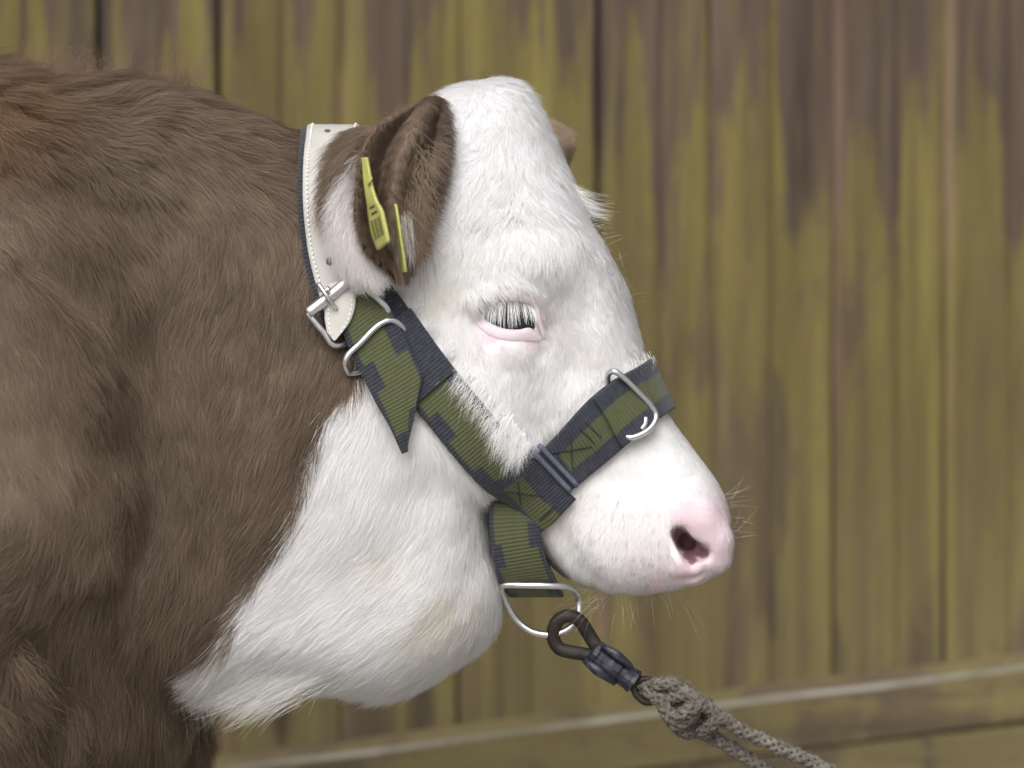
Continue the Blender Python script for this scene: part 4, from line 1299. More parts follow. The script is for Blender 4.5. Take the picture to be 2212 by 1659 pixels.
# strokes of hair direction read off the coat: x, y, dx, dy (picture units, near side)
FLOW = [
 # back, withers, shoulder
 (-500, 400, -.8, .5), (-500, 1000, -.6, .8), (-150, 250, -.2, .9), (20, 200, .3, .5), (60, 330, .35, 1), (0, 500, .3, 1), (120, 480, .3, 1), (60, 700, .35, 1), (130, 860, .35, 1), (40, 980, .2, 1),
 (210, 960, .15, 1), (235, 1080, -.25, 1), (190, 1180, -.7, .9), (90, 1240, -1, .45), (0, 1180, -.9, .3), (10, 1330, -1, .5), (60, 1450, .9, .7), (20, 1560, .3, 1),
 (200, 420, .3, 1), (230, 600, .15, 1), (250, 780, .2, 1), (300, 900, .1, 1), (160, 240, .5, .35), (260, 230, .8, .2), (360, 215, .9, .2), (330, 330, .1, .9),
 # neck
 (430, 300, 1, .25), (500, 360, 1, .45), (580, 330, 1, .3), (600, 430, .7, .7), (430, 430, .5, .9), (480, 520, -.35, 1), (560, 560, -.45, 1), (610, 620, -.35, 1), (420, 620, -.6, .9), (500, 720, -.4, 1),
 (620, 760, -.6, 1), (380, 800, .1, 1), (420, 940, -.1, 1), (540, 900, -.55, 1), (650, 900, -.6, .9), (330, 1000, 0, 1), (400, 1130, -.3, 1), (520, 1080, -.6, 1), (600, 1020, -.6, .9), (600, 1130, -.8, .7),
 (300, 1150, -.6, .8), (300, 1260, -.7, .7), (400, 1300, -.3, 1), (480, 1250, -.6, .9), (350, 1450, -.3, 1), (450, 1380, -.8, .6), (220, 1480, -.5, .9), (340, 1600, -.05, 1), (120, 1620, -.2, 1), (240, 1360, .1, 1),
 # white throat
 (740, 900, -.5, .9), (700, 1000, -.45, .9), (800, 1050, -.5, .8), (660, 1130, -.8, .7), (760, 1180, -.8, .6), (600, 1260, -1, .6), (700, 1300, -1, .4), (560, 1380, -1, .5), (480, 1460, -1, .65), (640, 1440, -1, .3),
 (880, 1000, -.3, .9), (950, 1120, -.5, .8), (900, 1250, -.8, .5), (1020, 1180, -.3, 1), (1040, 1300, -.6, .9), (850, 1400, -1, .35), (960, 1400, -.8, .6), (780, 1480, -1, .35), (870, 1490, -.9, .5), (530, 1500, -1, .6),
 # poll and forehead
 (960, 260, -.9, .3), (975, 350, -1, .15), (970, 430, -1, .2), (950, 500, -.8, .6), (1010, 210, -.5, -.1), (1060, 190, .9, .1), (1115, 195, 1, .45), (1040, 260, -.35, 1), (1090, 250, .1, 1), (1150, 260, .45, 1),
 (1030, 340, -.6, .9), (1080, 330, -.5, .9), (1130, 340, -.15, 1), (1200, 360, .45, 1), (1245, 400, .6, 1), (1285, 445, .9, .35), (1270, 470, .8, .7), (1040, 430, -.7, .8), (1110, 420, -.4, 1), (1180, 430, .1, 1),
 (1000, 500, -.55, 1), (1060, 480, -.8, .4), (1120, 455, -.5, -.35), (1175, 470, .5, -.1), (1220, 500, .6, .7), (1260, 530, .5, .9), (1090, 520, -.6, .7), (1160, 520, .2, .8), (1200, 560, .3, 1), (1310, 540, .4, 1),
 # eye surround and cheek
 (930, 560, -.4, 1), (900, 640, -.3, 1), (1000, 590, -.3, 1), (1050, 560, .6, .8), (1100, 590, .75, .7), (1040, 620, .5, .6), (990, 680, -.1, 1), (1170, 620, .6, .9), (1210, 660, .35, 1), (1260, 620, .3, 1), (1250, 700, .3, .9),
 (1310, 640, .4, 1), (1340, 720, .35, .9), (1370, 790, .1, .9), (1280, 720, .9, .3), (1290, 790, .3, .9), (1230, 760, -.1, 1), (1180, 790, -.3, .9), (1120, 790, -.1, 1), (1050, 780, .15, 1), (960, 760, .1, 1), (900, 720, -.1, 1),
 (930, 800, .3, 1), (1000, 850, .5, .9), (1060, 900, .6, .9), (1100, 960, .5, 1), (1020, 930, .75, .7), (1140, 880, -.2, 1), (1200, 860, -.6, .8), (1270, 830, -.6, .8), (1180, 940, -.6, .8), (980, 890, .8, .6), (880, 760, .5, .8),
 # nose and muzzle
 (1450, 930, .35, .9), (1400, 960, .2, 1), (1330, 1010, -.3, .9), (1270, 1060, -.6, .7), (1500, 1010, .4, .9), (1430, 1050, .1, 1), (1350, 1100, -.3, .8), (1250, 1120, -.4, .8), (1540, 1080, .3, 1), (1420, 1180, -.2, 1),
 (1300, 1200, -.2, 1), (1340, 1260, .1, 1), (1230, 1210, -.3, 1), (1450, 1250, .2, 1), (1530, 1220, .2, .8)]
FLOW = [(a, b, c / math.hypot(c, d), d / math.hypot(c, d)) for a, b, c, d in FLOW]
# length (m), curl amount, lift; x, y, len, curl, lift
LEN = [(-800, 900, .022, .1, .25), (60, 170, .030, .5, .55), (200, 190, .032, .6, .6), (380, 190, .024, .3, .35), (560, 250, .022, .2, .3), (100, 500, .026, .2, .25), (100, 900, .022, .1, .22), (90, 1250, .024, .2, .28),
       (300, 700, .024, .2, .26), (300, 1150, .024, .3, .28), (520, 500, .022, .15, .22), (550, 900, .022, .12, .2), (450, 1200, .024, .15, .25), (640, 1000, .026, .1, .25), (560, 1250, .030, .1, .25), (350, 1500, .024, .2, .28),
       (60, 1440, .036, .5, .5), (30, 1600, .030, .4, .4),
       (800, 1100, .022, .08, .18), (700, 1350, .026, .1, .2), (500, 1470, .038, .12, .3), (850, 1500, .024, .12, .25), (1000, 1350, .018, .1, .2),
       (980, 300, .014, .35, .26), (1050, 210, .014, .5, .28), (1130, 200, .015, .5, .26), (1080, 300, .016, .9, .36), (1090, 400, .018, 1.0, .40), (1205, 340, .010, .4, .18), (1240, 410, .012, .4, .2), (1165, 270, .013, .4, .22), (1060, 470, .018, .7, .36), (1160, 480, .018, .8, .38), (1270, 450, .012, .3, .2), (1250, 520, .011, .4, .22), (1300, 530, .009, .3, .18),
       (950, 500, .017, .2, .25), (1000, 600, .013, .3, .25), (1100, 590, .010, .3, .28), (1180, 700, .0075, .2, .22), (1280, 700, .009, .5, .30), (1340, 650, .0085, .2, .22), (1350, 760, .010, .2, .24), (1100, 800, .010, .15, .2),
       (950, 780, .013, .15, .22), (1060, 920, .018, .3, .30), (1150, 900, .013, .25, .25), (900, 700, .015, .2, .25), (1300, 1000, .008, .1, .2), (1450, 980, .006, .1, .2), (1350, 1120, .005, .1, .25), (1440, 1200, .0035, .1, .3),
       (1540, 1100, .0035, .1, .3), (1300, 1250, .006, .1, .3), (1240, 1200, .007, .1, .25)]

def hashf(*a):
    h = np.zeros(len(a[0]), np.uint64)
    for k, x in enumerate(a):
        h ^= (x.astype(np.int64).astype(np.uint64) + np.uint64(0x9E3779B97F4A7C15 + k * 7919)) * np.uint64(0xBF58476D1CE4E5B9)
        h ^= h >> np.uint64(29); h *= np.uint64(0x94D049BB133111EB); h ^= h >> np.uint64(32)
    return (h & np.uint64(0xFFFFFF)).astype(float) / 0xFFFFFF

def clumps(p, size):
    """nearest of jittered cell seeds: seed position, seed id random (n,4)"""
    base = np.floor(p / size).astype(np.int64)
    best = np.full(len(p), 1e9); seed = np.zeros_like(p); sid = np.zeros(len(p))
    for dx in (-1, 0, 1):
        for dy in (-1, 0, 1):
            for dz in (-1, 0, 1):
                c = base + np.array([dx, dy, dz])
                h1, h2, h3 = hashf(c[:, 0], c[:, 1], c[:, 2]), hashf(c[:, 1], c[:, 2], c[:, 0] + 17), hashf(c[:, 2], c[:, 0] + 31, c[:, 1])
                s_ = (c + np.stack([h1, h2, h3], 1)) * size
                d = ((p - s_) ** 2).sum(1)
                m = d < best
                best = np.where(m, d, best); seed[m] = s_[m]; sid[m] = h1[m] * 0.618 + h3[m] * 7.31
    return seed, (sid * 137.31) % 1.0

def vnoise(p, scale):
    """cheap smooth value noise in -1..1"""
    q = p / scale; b = np.floor(q).astype(np.int64); f = q - b; f = f * f * (3 - 2 * f)
    out = np.zeros(len(p))
    for i in (0, 1):
        for j in (0, 1):
            for k in (0, 1):
                w = (f[:, 0] if i else 1 - f[:, 0]) * (f[:, 1] if j else 1 - f[:, 1]) * (f[:, 2] if k else 1 - f[:, 2])
                out += w * (hashf(b[:, 0] + i, b[:, 1] + j, b[:, 2] + k) * 2 - 1)
    return out

def sample(V, Q, N, dens):
    """dens: hairs per square metre for every face"""
    T = np.concatenate([Q[:, [0, 1, 2]], Q[:, [0, 2, 3]]]); dn = np.concatenate([dens, dens])
    A = np.linalg.norm(np.cross(V[T[:, 1]] - V[T[:, 0]], V[T[:, 2]] - V[T[:, 0]]), axis=1) / 2
    n = rng.poisson(A * dn)
    t = np.repeat(np.arange(len(T)), n)
    r1, r2 = rng.random(len(t)), rng.random(len(t)); f = r1 + r2 > 1; r1[f] = 1 - r1[f]; r2[f] = 1 - r2[f]
    w_ = np.stack([1 - r1 - r2, r1, r2], 1)[..., None]
    p = (V[T[t]] * w_).sum(1); nn = (N[T[t]] * w_).sum(1); nn /= np.linalg.norm(nn, axis=1)[:, None]
    return p, nn

def strands(p, nn, dirs, L, curl, lift, K=6, rad=0.00011, clump=0.55, csize=0.006, sag=0.0, spread=0.12, leank=1.0):
    n = len(p)
    d = dirs + rng.normal(0, 1, (n, 3)) * spread
    d -= nn * (d * nn).sum(1)[:, None]; d /= np.linalg.norm(d, axis=1)[:, None] + 1e-9
    seed, sid = clumps(p, csize)
    seed2, sid2 = clumps(p, csize * 3.1)
    side = np.cross(nn, d)
    # whole locks lean the same way
    lean = ((sid * 2 - 1) * 0.13 + (sid2 * 2 - 1) * 0.20) * leank
    d = d + side * lean[:, None]; d /= np.linalg.norm(d, axis=1)[:, None]
    side = np.cross(nn, d)
    L = L * (0.75 + 0.5 * rng.random(n)) * (0.85 + 0.3 * sid)
    lf = lift * (0.7 + 0.6 * sid2) * (0.8 + .4 * rng.random(n))
    t = np.linspace(0, 1, K)[None, :, None]
    pos = p[:, None] + d[:, None] * (L[:, None, None] * t) + nn[:, None] * (L * lf)[:, None, None] * (1.6 * t - 0.75 * t * t)
    # waviness shared by a lock
    ph = sid * 6.28 + sid2 * 12
    amp = (L * curl * 0.16)[:, None, None]
    pos = pos + side[:, None] * (amp * (np.sin(ph[:, None, None] + t * 5.5) - np.sin(ph)[:, None, None]) * t ** .7)
    pos = pos + side[:, None] * ((curl * L * 0.9 * ((sid2 - .5) * 2))[:, None, None] * t * t * 0.55)
    # tips gather into points
    off = (seed - p); off -= nn * (off * nn).sum(1)[:, None]
    cl = clump * (0.5 + rng.random(n) * 0.7)
    pos = pos + off[:, None] * (cl[:, None, None] * t ** 1.4)
    pos = pos + rng.normal(0, 1, (n, 1, 3)) * (L[:, None, None] * 0.035 * t ** 1.5)
    pos[..., 2:] -= sag * (L[:, None, None] * t ** 2)
    r = np.broadcast_to(rad * (1 - 0.80 * t[0, :, 0] ** 1.5)[None], (n, K)) * (0.75 + .5 * rng.random((n, 1)))
    return pos, r, sid, sid2

def dir3(D, s, table=FLOW, sigma=62):
    v = field(D, table, sigma)
    d = np.stack([v[:, 0], np.zeros(len(v)), -v[:, 1]], 1)
    return d / (np.linalg.norm(d, axis=1)[:, None] + 1e-9)

BR_DARK, BR_MID, BR_LIGHT, BR_RED = np.array(srgb(90, 76, 64)), np.array(srgb(119, 103, 88)), np.array(srgb(152, 135, 117)), np.array(srgb(122, 92, 64))
WH_A, WH_B = np.array((0.925, 0.92, 0.94)), np.array((0.865, 0.855, 0.84))
def coat_tint(p, D, w, sid, sid2):
    n = len(p)
    a = vnoise(p, 0.045)[:, None]; b = vnoise(p + 5, 0.015)[:, None]
    f = np.clip(0.42 + a * 0.22 + b * .16 + (sid[:, None] - .5) * .24 + rng.normal(0, .16, (n, 1)), 0, 1)
    br = np.where(f < .5, BR_DARK + (BR_MID - BR_DARK) * f * 2, BR_MID + (BR_LIGHT - BR_MID) * (f - .5) * 2)
    red = np.clip(np.exp(-(((D[:, 0] + 10) ** 2 + (D[:, 1] - 260) ** 2) / 100 ** 2)) * .6 + (rng.random(n) < .12) * .35, 0, 1)[:, None]
    br = br * (1 - red) + BR_RED * red
    pale = np.exp(-(((D[:, 0] + 20) ** 2) / 170 ** 2 + ((D[:, 1] - 900) ** 2) / 330 ** 2))[:, None] * .5 + np.exp(-(((D[:, 0] - 20) ** 2) / 40 ** 2 + ((D[:, 1] - 1440) ** 2) / 90 ** 2))[:, None] * .3
    br = br * (1 - pale) + BR_LIGHT * pale
    top = np.clip((860 - D[:, 1]) / 200, 0.25, 1)
    g = np.clip(0.45 + (vnoise(p + 9, 0.05) * .35 + vnoise(p + 2, .009) * .35 + (sid - .5) * .7) * top, 0, 1)[:, None]
    wh = WH_A * (1 - g * .9) + WH_B * g * .9
    # skin showing pink through the short hair of the muzzle, and its dark follicles
    mz = np.clip(np.maximum(.55 * np.exp(-(((D[:, 0] - 1105) / 82) ** 2 + ((D[:, 1] - 705) / 50) ** 2)), np.maximum(np.exp(-(((D[:, 0] - 1535) ** 2 + (D[:, 1] - 1150) ** 2) / 95 ** 2)), .55 * np.exp(-(((D[:, 0] - 1430) ** 2 + (D[:, 1] - 1225) ** 2) / 90 ** 2)))) * (.95 + .3 * vnoise(p + 1, .006)), 0, 1)[:, None]
    wh = wh * (1 - mz) + np.array((.67, .55, .60)) * mz
    fo = ((D[:, 0] > 1230) & (D[:, 1] > 1060) & (vnoise(p + 4, .0018) > .52))[:, None]
    wh = np.where(fo, wh * .72, wh)
    # stained, yellowish hairs on the throat and temple
    sta = np.zeros(n)
    for x, y, r, k in ((1000, 1290, 60, .5), (930, 1350, 50, .5), (860, 1200, 70, .25), (950, 620, 60, .3), (1260, 760, 40, .2), (1220, 1110, 50, .25), (1275, 1262, 16, .7), (1500, 1235, 14, .6)):
        sta = np.maximum(sta, k * np.exp(-((D[:, 0] - x) ** 2 + (D[:, 1] - y) ** 2) / r ** 2))
    sta *= np.clip(.6 + vnoise(p + 3, .012), 0, 1)
    wh = wh * (1 - sta[:, None]) + np.array((.62, .55, .38)) * sta[:, None]
    return br * (1 - w) + wh * w

# faces and densities -----------------------------------------------
FC = BV[BQ].mean(1); FD = mirrorD(FC)
FNy = BN[BQ].mean(1)[:, 1]
near = FC[:, 1] < 0.02
inview = (FD[:, 0] > -170) & (FD[:, 1] < 1800)
fw, fp_ = region_values(FD)
dens = np.where(inview, np.where(near, 1.15e6, 0.30e6), 0.05e6)
head = (FD[:, 0] > 860) & (FD[:, 1] < 1300)
dens = np.where(head & near & inview, 1.5e6, dens)
muz = np.clip((FD[:, 0] - 1250) / 120, 0, 1) * (FD[:, 1] > 950)
dens = dens * (1 + 0.9 * muz)
dens *= np.clip(1 - fp_ * 1.02, 0, 1) ** 1.1
# bare round the eye opening and in the nostril
eyed = np.hypot((FD[:, 0] - 1096) / 82, (FD[:, 1] - 684) / 52)
dens = dens * np.clip((eyed - .84) / .30, 0, 1)
dens = np.where((np.hypot(FD[:, 0] - 1492, FD[:, 1] - 1178) < 46), 0, dens)
dens = np.where(FC[:, 2] < 0.05, 0, dens)
p, nn = sample(BV, BQ, BN, dens)
D = mirrorD(p)
ln = field(D, LEN, 70)
L, curl, lift_ = ln[:, 0], ln[:, 1], ln[:, 2]
# the straps press the hair down: none grows through them
sv, sf = [], []
for V_, F_ in STRAPS:
    b = len(sv); sv += V_.tolist(); sf += (F_ + b).tolist()
sb = BVHTree.FromPolygons(sv, sf)
cand = (D[:, 0] > 600) & (D[:, 0] < 1480) & (D[:, 1] < 1320)
# cheap 2-D grid test first: cells covered by strap vertices
sva = np.array(sv); cell = 0.010
occ = set(map(tuple, np.unique(np.floor(sva / cell).astype(int), axis=0)))
for k in list(occ):
    for a in (-1, 0, 1):
        for b in (-1, 0, 1):
            for c_ in (-1, 0, 1): occ.add((k[0] + a, k[1] + b, k[2] + c_))
oc = np.array(list(occ)); keyf = lambda q: (q[:, 0] + 4000) * 100000000 + (q[:, 1] + 4000) * 10000 + (q[:, 2] + 4000)
cand &= np.isin(keyf(np.floor(p / cell).astype(int)), keyf(oc))
keep = np.ones(len(p), bool)
ci = np.nonzero(cand)[0]
for i in ci:
    q = Vector(p[i] + nn[i] * 0.002)
    hit = sb.ray_cast(q, Vector(nn[i]), 0.016)
    if hit[0] is not None: keep[i] = False
p, nn, D, L, curl, lift_ = p[keep], nn[keep], D[keep], L[keep], curl[keep], lift_[keep]
# hair close to a strap edge that would run under it is kept short
dirs = dir3(D, 1)
cand = (D[:, 0] > 560) & (D[:, 0] < 1500) & (D[:, 1] < 1320)
cand &= np.isin(keyf(np.floor(p / cell).astype(int)), keyf(oc))
for i in np.nonzero(cand)[0]:
    q = Vector(p[i] + nn[i] * 0.006 + dirs[i] * L[i] * .75)
    hit = sb.find_nearest(q, 0.006)
    if hit[0] is not None: L[i] *= 0.55; lift_[i] *= .7
tail_w, _ = region_values(D + rng.normal(0, 7, D.shape))
w1 = (rng.random(len(p)) < tail_w).astype(float)[:, None]
silky = np.clip((D[:, 1] - 820) / 120, 0, 1) * tail_w                       # throat, cheek and muzzle lie sleek
shortc = np.clip((0.010 - L) / 0.005, 0, 1)
curly = tail_w * np.exp(-(((D[:, 0] - 1090) / 110) ** 2 + ((D[:, 1] - 380) / 180) ** 2))
clumpv = (0.46 - 0.30 * silky + .40 * curly) * (1 - .75 * shortc)
lift_ = lift_ * (1 - .35 * silky) * (1 - .25 * shortc)
pos, r, sid, sid2 = strands(p, nn, dirs, L, curl, lift_, 6, 0.00015, clumpv, 0.0055, sag=0.10, spread=(0.12 - .04 * silky)[:, None], leank=1 - .65 * silky)
r = r * (1 - .35 * shortc)[:, None]
r = r * np.where(np.abs(D[:, 0]) > 1e9, 1, 1)[:, None]
far_ = (D[:, 0] < -170)
r = np.where(far_[:, None], r * 3.2, r)
tint = coat_tint(p, D, w1, sid, sid2)
print('strands', len(p))
curves_obj('coat', pos, r, tint, mat_hair, calf, nn + rng.normal(0, .12, nn.shape))

# fringe tufts that lie over the straps and stick out of the outline
def tuft(roots, vec, L, n, spread, rad, tintc, name='tuft', K=7, bend=(0, 0, -.35), width=0.006, store=None):
    P0 = np.array([tuple(a) for a in roots])
    idx = rng.integers(0, len(P0), n)
    p = P0[idx] + rng.normal(0, 1, (n, 3)) * np.array([width, width * .3, width])
    v = np.array(vec, float); v = v[idx] if v.ndim == 2 else np.tile(v, (n, 1))
    v = v / np.linalg.norm(v, axis=1)[:, None] + rng.normal(0, spread, (n, 3))
    grp = rng.integers(0, max(2, n // 26), n)
    gv = rng.normal(0, spread * 1.3, (grp.max() + 1, 3)); gc = np.zeros((grp.max() + 1, 3)); cnt = np.zeros(grp.max() + 1)
    v += gv[grp]; v /= np.linalg.norm(v, axis=1)[:, None]
    Ls = L * (0.55 + .6 * rng.random(n))
    t = np.linspace(0, 1, K)[None, :, None]
    gb = rng.normal(0, .22, (grp.max() + 1, 3))
    pos = p[:, None] + v[:, None] * Ls[:, None, None] * t + (np.array(bend)[None] + gb[grp])[:, None] * Ls[:, None, None] * t ** 2 * .6
    r = np.broadcast_to(rad * (1 - .85 * t[0, :, 0])[None], (n, K)) * (0.7 + .6 * rng.random((n, 1)))
    tn = np.array(tintc)[None] * (0.85 + .3 * rng.random((n, 1)))
    store.append((pos, r, np.clip(tn, 0, .92)))
TW = []; TD = []
W_ = (.88, .86, .85)
# cheek hair falling over the cheek strap
cheek_pts = [surf(x, y, .006) for x, y in ((1004, 812), (1026, 838), (1049, 866), (1072, 893), (1092, 916), (1110, 938), (1126, 958))]
tuft(cheek_pts, [(-.50, -.50, -.75)] * 7, .017, 1900, .13, .00010, W_, bend=(0, .45, -.15), width=.0035, store=TW)
tuft([surf(x, y, .006) for x, y in ((1085, 910), (1105, 932), (1122, 950))], (-.25, -.45, -.95), .024, 700, .10, .00010, W_, bend=(0, .35, -.1), width=.003, store=TW)
tuft([surf(x, y, .005) for x, y in ((899, 658), (935, 708), (970, 757), (992, 795))], (-.55, -.5, -.55), .009, 600, .2, .00010, W_, bend=(0, .4, -.1), width=.003, store=TW)
tuft([surf(x, y, .002) for x, y in ((820, 580), (800, 590), (845, 610), (860, 640))], (-.55, -.45, -.65), .014, 500, .25, .00010, W_, bend=(0, .4, -.1), width=.004, store=TW)
# above the noseband
tuft([surf(x, y, .002) for x, y in ((1385, 770), (1370, 780), (1350, 792), (1395, 775))], (.15, -.3, -.9), .008, 260, .2, .00010, W_, width=.003, store=TW)
tuft([surf(x, y, .002) for x, y in ((1290, 815), (1265, 835), (1230, 868), (1190, 905), (1150, 940), (1125, 965))], (-.1, -.35, -.85), .0065, 700, .22, .00010, W_, width=.004, store=TW)
# forelock standing off the forehead
tuft([P(1222, 398, -.024), P(1230, 412, -.020), P(1238, 426, -.014), P(1246, 440, -.010), P(1250, 450, -.010)], (.66, -.12, -.72), .021, 230, .09, .00010, W_, bend=(.7, 0, .25), width=.003, store=TW)
tuft([P(1262, 480, -.02), P(1272, 500, -.015), P(1282, 515, -.01)], (.8, -.1, .05), .009, 60, .3, .00011, W_, width=.004, store=TW)
tuft([P(1080, 214, -.02), P(1098, 216, -.01), P(1108, 220, .005)], (1, -.05, -.30), .014, 260, .06, .00013, W_, bend=(0, 0, -.2), width=.0035, store=TW)
# dewlap fringe
tuft([surf(x, y, -.002) for x, y in ((645, 1432), (620, 1436), (600, 1446), (580, 1444), (560, 1440), (588, 1448), (612, 1448), (545, 1440))], (-1, -.10, -.48), .034, 5200, .05, .00013, W_, bend=(0, .12, -.15), width=.0105, store=TD)
tuft([surf(x, y, -.002) for x, y in ((520, 1425), (505, 1428), (490, 1430), (530, 1410))], (-1, -.10, -.34), .022, 1500, .07, .00012, W_, bend=(0, .1, -.2), width=.006, store=TD)
# ring of stray hairs on the chin, lip and muzzle
wh = []
def whisk(pts, vec, L, n, sp):
    tuft(pts, vec, L, n, sp, .00007, (.55, .52, .50), bend=(0, 0, -.25), width=.006, store=wh)
whisk([P(1560, 1080, -.015), P(1570, 1110, -.01), P(1555, 1070, .01), P(1568, 1125, .01)], (1, -.1, .38), .030, 16, .22)
whisk([P(1572, 1150, -.01), P(1566, 1180, 0), P(1572, 1140, .015)], (1, -.1, -.05), .016, 16, .25)
whisk([P(1340, 1290, -.02), P(1400, 1288, -.02), P(1300, 1290, -.015), P(1450, 1276, -.02)], (.15, -.1, -1), .018, 22, .35)
whisk([P(1285, 1285, -.02), P(1300, 1290, 0)], (-.9, -.1, -.45), .040, 16, .2)
whisk([P(1440, 1278, -.01), P(1470, 1270, .0)], (.5, -.1, -.9), .028, 8, .25)
whisk([surf(1330, 575), surf(1345, 640), surf(1300, 520)], (1, -.2, .25), .02, 16, .3)
def cat(store, name, mat=mat_hair, parent=calf, nrm=None):
    pos_ = np.concatenate([a for a, b, c in store])
    if nrm is not None: nrm = np.tile(np.array(nrm), (len(pos_), 1)) + rng.normal(0, .12, (len(pos_), 3))
    return curves_obj(name, pos_, np.concatenate([b for a, b, c in store]), np.concatenate([c for a, b, c in store]), mat, parent, nrm)
cat(TW, 'tuft')
cat(TD, 'dewlap_fringe', nrm=(0, -.93, -.32))
cat(wh, 'whiskers')
# brown fringe of the withers and elbow
TB = []
BRc = srgb(118, 96, 82)
tuft([P(x, y, yy) for x, y, yy in ((90, 165, -.02), (140, 178, 0), (180, 182, -.02), (60, 150, 0), (220, 190, 0), (370, 190, 0), (385, 196, .0))], (.1, -.1, 1), .016, 1700, .35, .00012, BRc, bend=(.3, 0, -.2), width=.010, store=TB)
tuft([P(360, 192, 0), P(372, 196, .01)], (-.5, -.1, .8), .016, 160, .2, .00012, srgb(130, 108, 92), bend=(.1, 0, -.1), width=.004, store=TB)
tuft([surf(25, 1425, -.002), surf(45, 1440, -.002), surf(10, 1410, -.002)], (.8, -.25, -.45), .026, 420, .22, .00012, srgb(128, 110, 92), bend=(0, 0, -.3), width=.006, store=TB)
tuft([surf(x, y, -.002) for x, y in ((50, 1490), (60, 1530), (50, 1570), (70, 1480))], (.9, -.3, -.3), .030, 60, .35, .00008, srgb(160, 138, 112), bend=(.2, 0, -.6), width=.008, store=TB)
cat(TB, 'brown_tuft')

# ---- hair on the ears
def ear_dirs(D, s):
    E = [(940, 230, .3, .9), (965, 300, .95, .15), (965, 380, .95, .3), (940, 460, .8, .7), (900, 540, .4, 1), (870, 590, .1, 1), (880, 260, -.2, 1), (860, 360, -.1, 1), (850, 460, .1, 1), (855, 560, .1, 1),
         (900, 400, .5, .8), (800, 330, .2, 1), (790, 430, .1, 1), (800, 520, .4, 1), (840, 270, -.3, .9), (920, 330, .6, .8)]
    v = field(D, E, 35)
    return np.stack([v[:, 0], np.zeros(len(v)), -v[:, 1]], 1)
def surf_fur(name, grids, dens, L, dirf, tintf, K=6, rad=.00013, lift=.3, back=True, spread=.2, clump=.5):
    pp, ns = [], []
    for s, Fr, Bk, N in grids:
        nu, nv = Fr.shape[:2]
        V = Fr.reshape(-1, 3); i, j = np.meshgrid(np.arange(nu - 1), np.arange(nv - 1), indexing='ij'); a = (i * nv + j).ravel()
        Qf = np.stack([a, a + 1, a + nv + 1, a + nv], 1)
        Nv = N.reshape(-1, 3)
        d_ = np.full(len(Qf), dens if (s < 0 or len(grids) == 1) else dens * .25)
        Nf = Nv * (1 if s < 0 else 1)
        p_, n_ = sample(V, Qf, Nf, d_); pp.append(p_); ns.append(n_)
        if back:
            p_, n_ = sample(Bk.reshape(-1, 3), Qf, -Nf, d_ * .6); pp.append(p_); ns.append(n_)
    p_ = np.concatenate(pp); n_ = np.concatenate(ns); D_ = mirrorD(p_)
    LL, tf = L(D_), None
    pos, r, sid, s2 = strands(p_, n_, dirf(D_, 1), LL, np.full(len(p_), .25), np.full(len(p_), lift), K, rad, clump, .004, spread=spread, sag=.15)
    return curves_obj(name, pos, r, tintf(D_, p_, sid), mat_hair, calf, n_)
def ear_len(D_):
    e = np.interp(D_[:, 0], [780, 850, 930, 975], [.005, .005, .007, .009])
    return e
def ear_tint(D_, p_, sid):
    f = np.clip(.30 + vnoise(p_, .012) * .25 + (sid - .5) * .4 + rng.normal(0, .15, len(p_)), 0, 1)
    ridge = np.exp(-((D_[:, 0] - np.interp(D_[:, 1], [225, 300, 370, 430, 500, 600], [905, 885, 866, 852, 850, 860])) / 14) ** 2)
    f = np.clip(f + ridge * .45, 0, 1)[:, None]
    c = np.where(f < .5, BR_DARK * .8 + (BR_MID - BR_DARK * .8) * f * 2, BR_MID + (BR_LIGHT - BR_MID) * (f - .5) * 2)
    return c
surf_fur('far_ear_hair', [FAR_EAR], 2.6e6, lambda D_: np.full(len(D_), .008), lambda D_, s: np.tile(np.array((.8, 0, -.5)), (len(D_), 1)), lambda D_, p_, sid: BR_LIGHT * (.75 + .5 * rng.random((len(D_), 1))), lift=.5, rad=.0002)
surf_fur('ear_hair', EARS, 1.3e6, ear_len, ear_dirs, ear_tint, lift=.35)
def flap_dirs(D_, s):
    v = field(D_, [(810, 290, -.9, .35), (760, 320, -.8, .6), (720, 380, -.55, .9), (700, 450, -.2, 1), (720, 540, .1, 1), (780, 400, -.5, .9), (780, 520, -.1, 1), (800, 600, .4, .8), (830, 560, .3, 1)], 40)
    return np.stack([v[:, 0], np.zeros(len(v)), -v[:, 1]], 1)
def flap_tint(D_, p_, sid):
    edge = D_[:, 1] - np.interp(D_[:, 0], [690, 712, 730, 753, 781, 840], [500, 450, 405, 372, 335, 280]) + rng.normal(0, 9, len(D_))
    wl = (edge > 0)[:, None]
    br = BR_MID * (0.8 + .5 * sid[:, None]) * (0.85 + .3 * rng.random((len(D_), 1)))
    return np.where(wl, np.array((.84, .80, .79)) * (.9 + .1 * sid[:, None]), br)
surf_fur('ear_back_hair', FLAPS, 1.3e6, lambda D_: np.interp(D_[:, 1], [280, 400, 500, 600], [.020, .019, .014, .012]), flap_dirs, flap_tint, lift=.22, back=False, clump=.65)
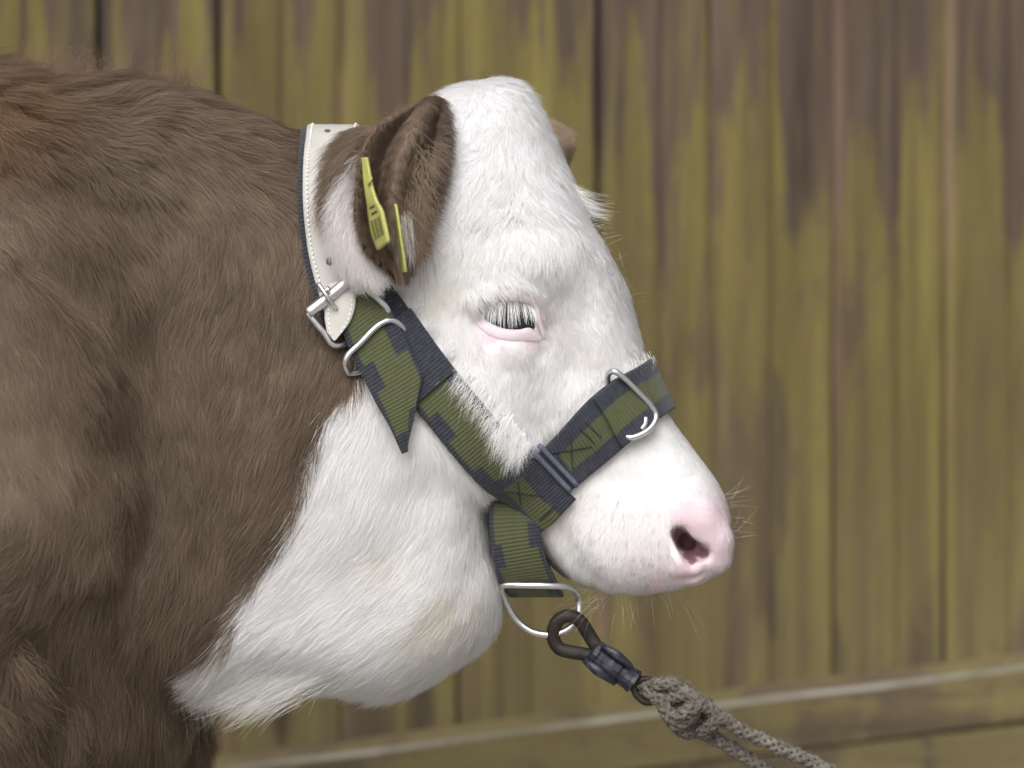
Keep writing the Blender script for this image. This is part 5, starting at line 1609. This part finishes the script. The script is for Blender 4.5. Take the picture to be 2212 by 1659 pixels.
# long wisps inside the ear
TE = []
rimpts = [tuple(q) for q in EARS[0][1][2:44:2, 0]]
tuft(rimpts, (-.35, -.35, -.85), .007, 1500, .25, .00011, srgb(112, 92, 76), bend=(.2, 0, 0), width=.0015, store=TE)
rimpts = [tuple(q) for q in EARS[0][1][2:40:2, -1]]
tuft(rimpts, (.75, -.25, -.55), .009, 1500, .22, .00011, srgb(96, 78, 64), bend=(.0, 0, -.2), width=.0015, store=TE)
def Pe(x, y, yy): return P(x, y, yy)
tuft([Pe(900, 330, -.108), Pe(905, 380, -.110), Pe(895, 430, -.113), Pe(910, 470, -.110)], (.25, -.6, -1), .026, 420, .30, .00010, srgb(142, 124, 104), bend=(.1, 0, -.2), width=.006, store=TE)
tuft([Pe(885, 440, -.118), Pe(890, 480, -.116), Pe(900, 500, -.112)], (.25, -.3, -1), .034, 380, .14, .00011, srgb(122, 104, 88), bend=(0, 0, -.2), width=.005, store=TE)
tuft([Pe(872, 470, -.122), Pe(876, 500, -.120)], (.15, -.2, -1), .026, 160, .14, .00011, (.78, .75, .73), bend=(0, 0, -.2), width=.003, store=TE)
tuft([Pe(712, 430, -.108), Pe(706, 455, -.109), Pe(720, 400, -.108)], (-.35, -.1, -1), .020, 380, .18, .00011, srgb(130, 106, 88), bend=(.15, 0, -.2), width=.004, store=TE)
cat(TE, 'ear_wisps')

# ---- eyelashes
for s in (-1, 1):
    line = LASH[s]
    n = 210
    u = rng.random(n); k = (u * (len(line) - 1)).astype(int); p0 = line[k] + rng.normal(0, .0004, (n, 3))
    out = np.array([0, s, 0.0])
    fan = (u - .45)[:, None] * np.array([[.55, 0, 0]])
    g = rng.integers(0, 28, n)
    grp = (np.round(u * 20) / 20 - u)[:, None] * np.array([[2.2, 0, 0]])
    v = out * .42 + np.array([0, 0, -.85]) + fan + grp + rng.normal(0, .07, (n, 3))
    Ls = (.0200 - .008 * np.abs(u - .45) * 2) * (.55 + .55 * rng.random(n))
    t = np.linspace(0, 1, 7)[None, :, None]
    pos = p0[:, None] + v[:, None] * Ls[:, None, None] * t + (np.array([0, s * -.15, -.25]))[None, None] * Ls[:, None, None] * t ** 2
    r = np.broadcast_to(.00017 * (1 - .8 * t[0, :, 0])[None], (n, 7))
    curves_obj('eyelashes', pos, r, np.full((n, 3), .92), mat_hair, calf)

# ---- loose fibres on the rope
fp = []
for path, R in ROPE_PATHS:
    sel = path[path[:, 2] > 0.15]
    n = int(len(sel) * 3)
    k = rng.integers(1, len(sel) - 1, n)
    v = rng.normal(0, 1, (n, 3)); v /= np.linalg.norm(v, axis=1)[:, None]
    Ls = rng.random(n) * .005 + .002
    t = np.linspace(0, 1, 4)[None, :, None]
    T = sel[k] - sel[k - 1]; T /= np.linalg.norm(T, axis=1)[:, None] + 1e-9
    v2 = v - T * (v * T).sum(1)[:, None]; v2 /= np.linalg.norm(v2, axis=1)[:, None]
    pos = (sel[k] + v2 * R * .9)[:, None] + (v2 * .5 + T)[:, None] * Ls[:, None, None] * t + v2[:, None] * 0
    fp.append((pos, np.full((n, 4), .00007), np.tile(np.array(srgb(112, 106, 96)), (n, 1))))
cat(fp, 'rope_fibres', mat_hair, None).parent = None
ro = bpy.data.objects['rope_fibres']; adopt(ro, lead)
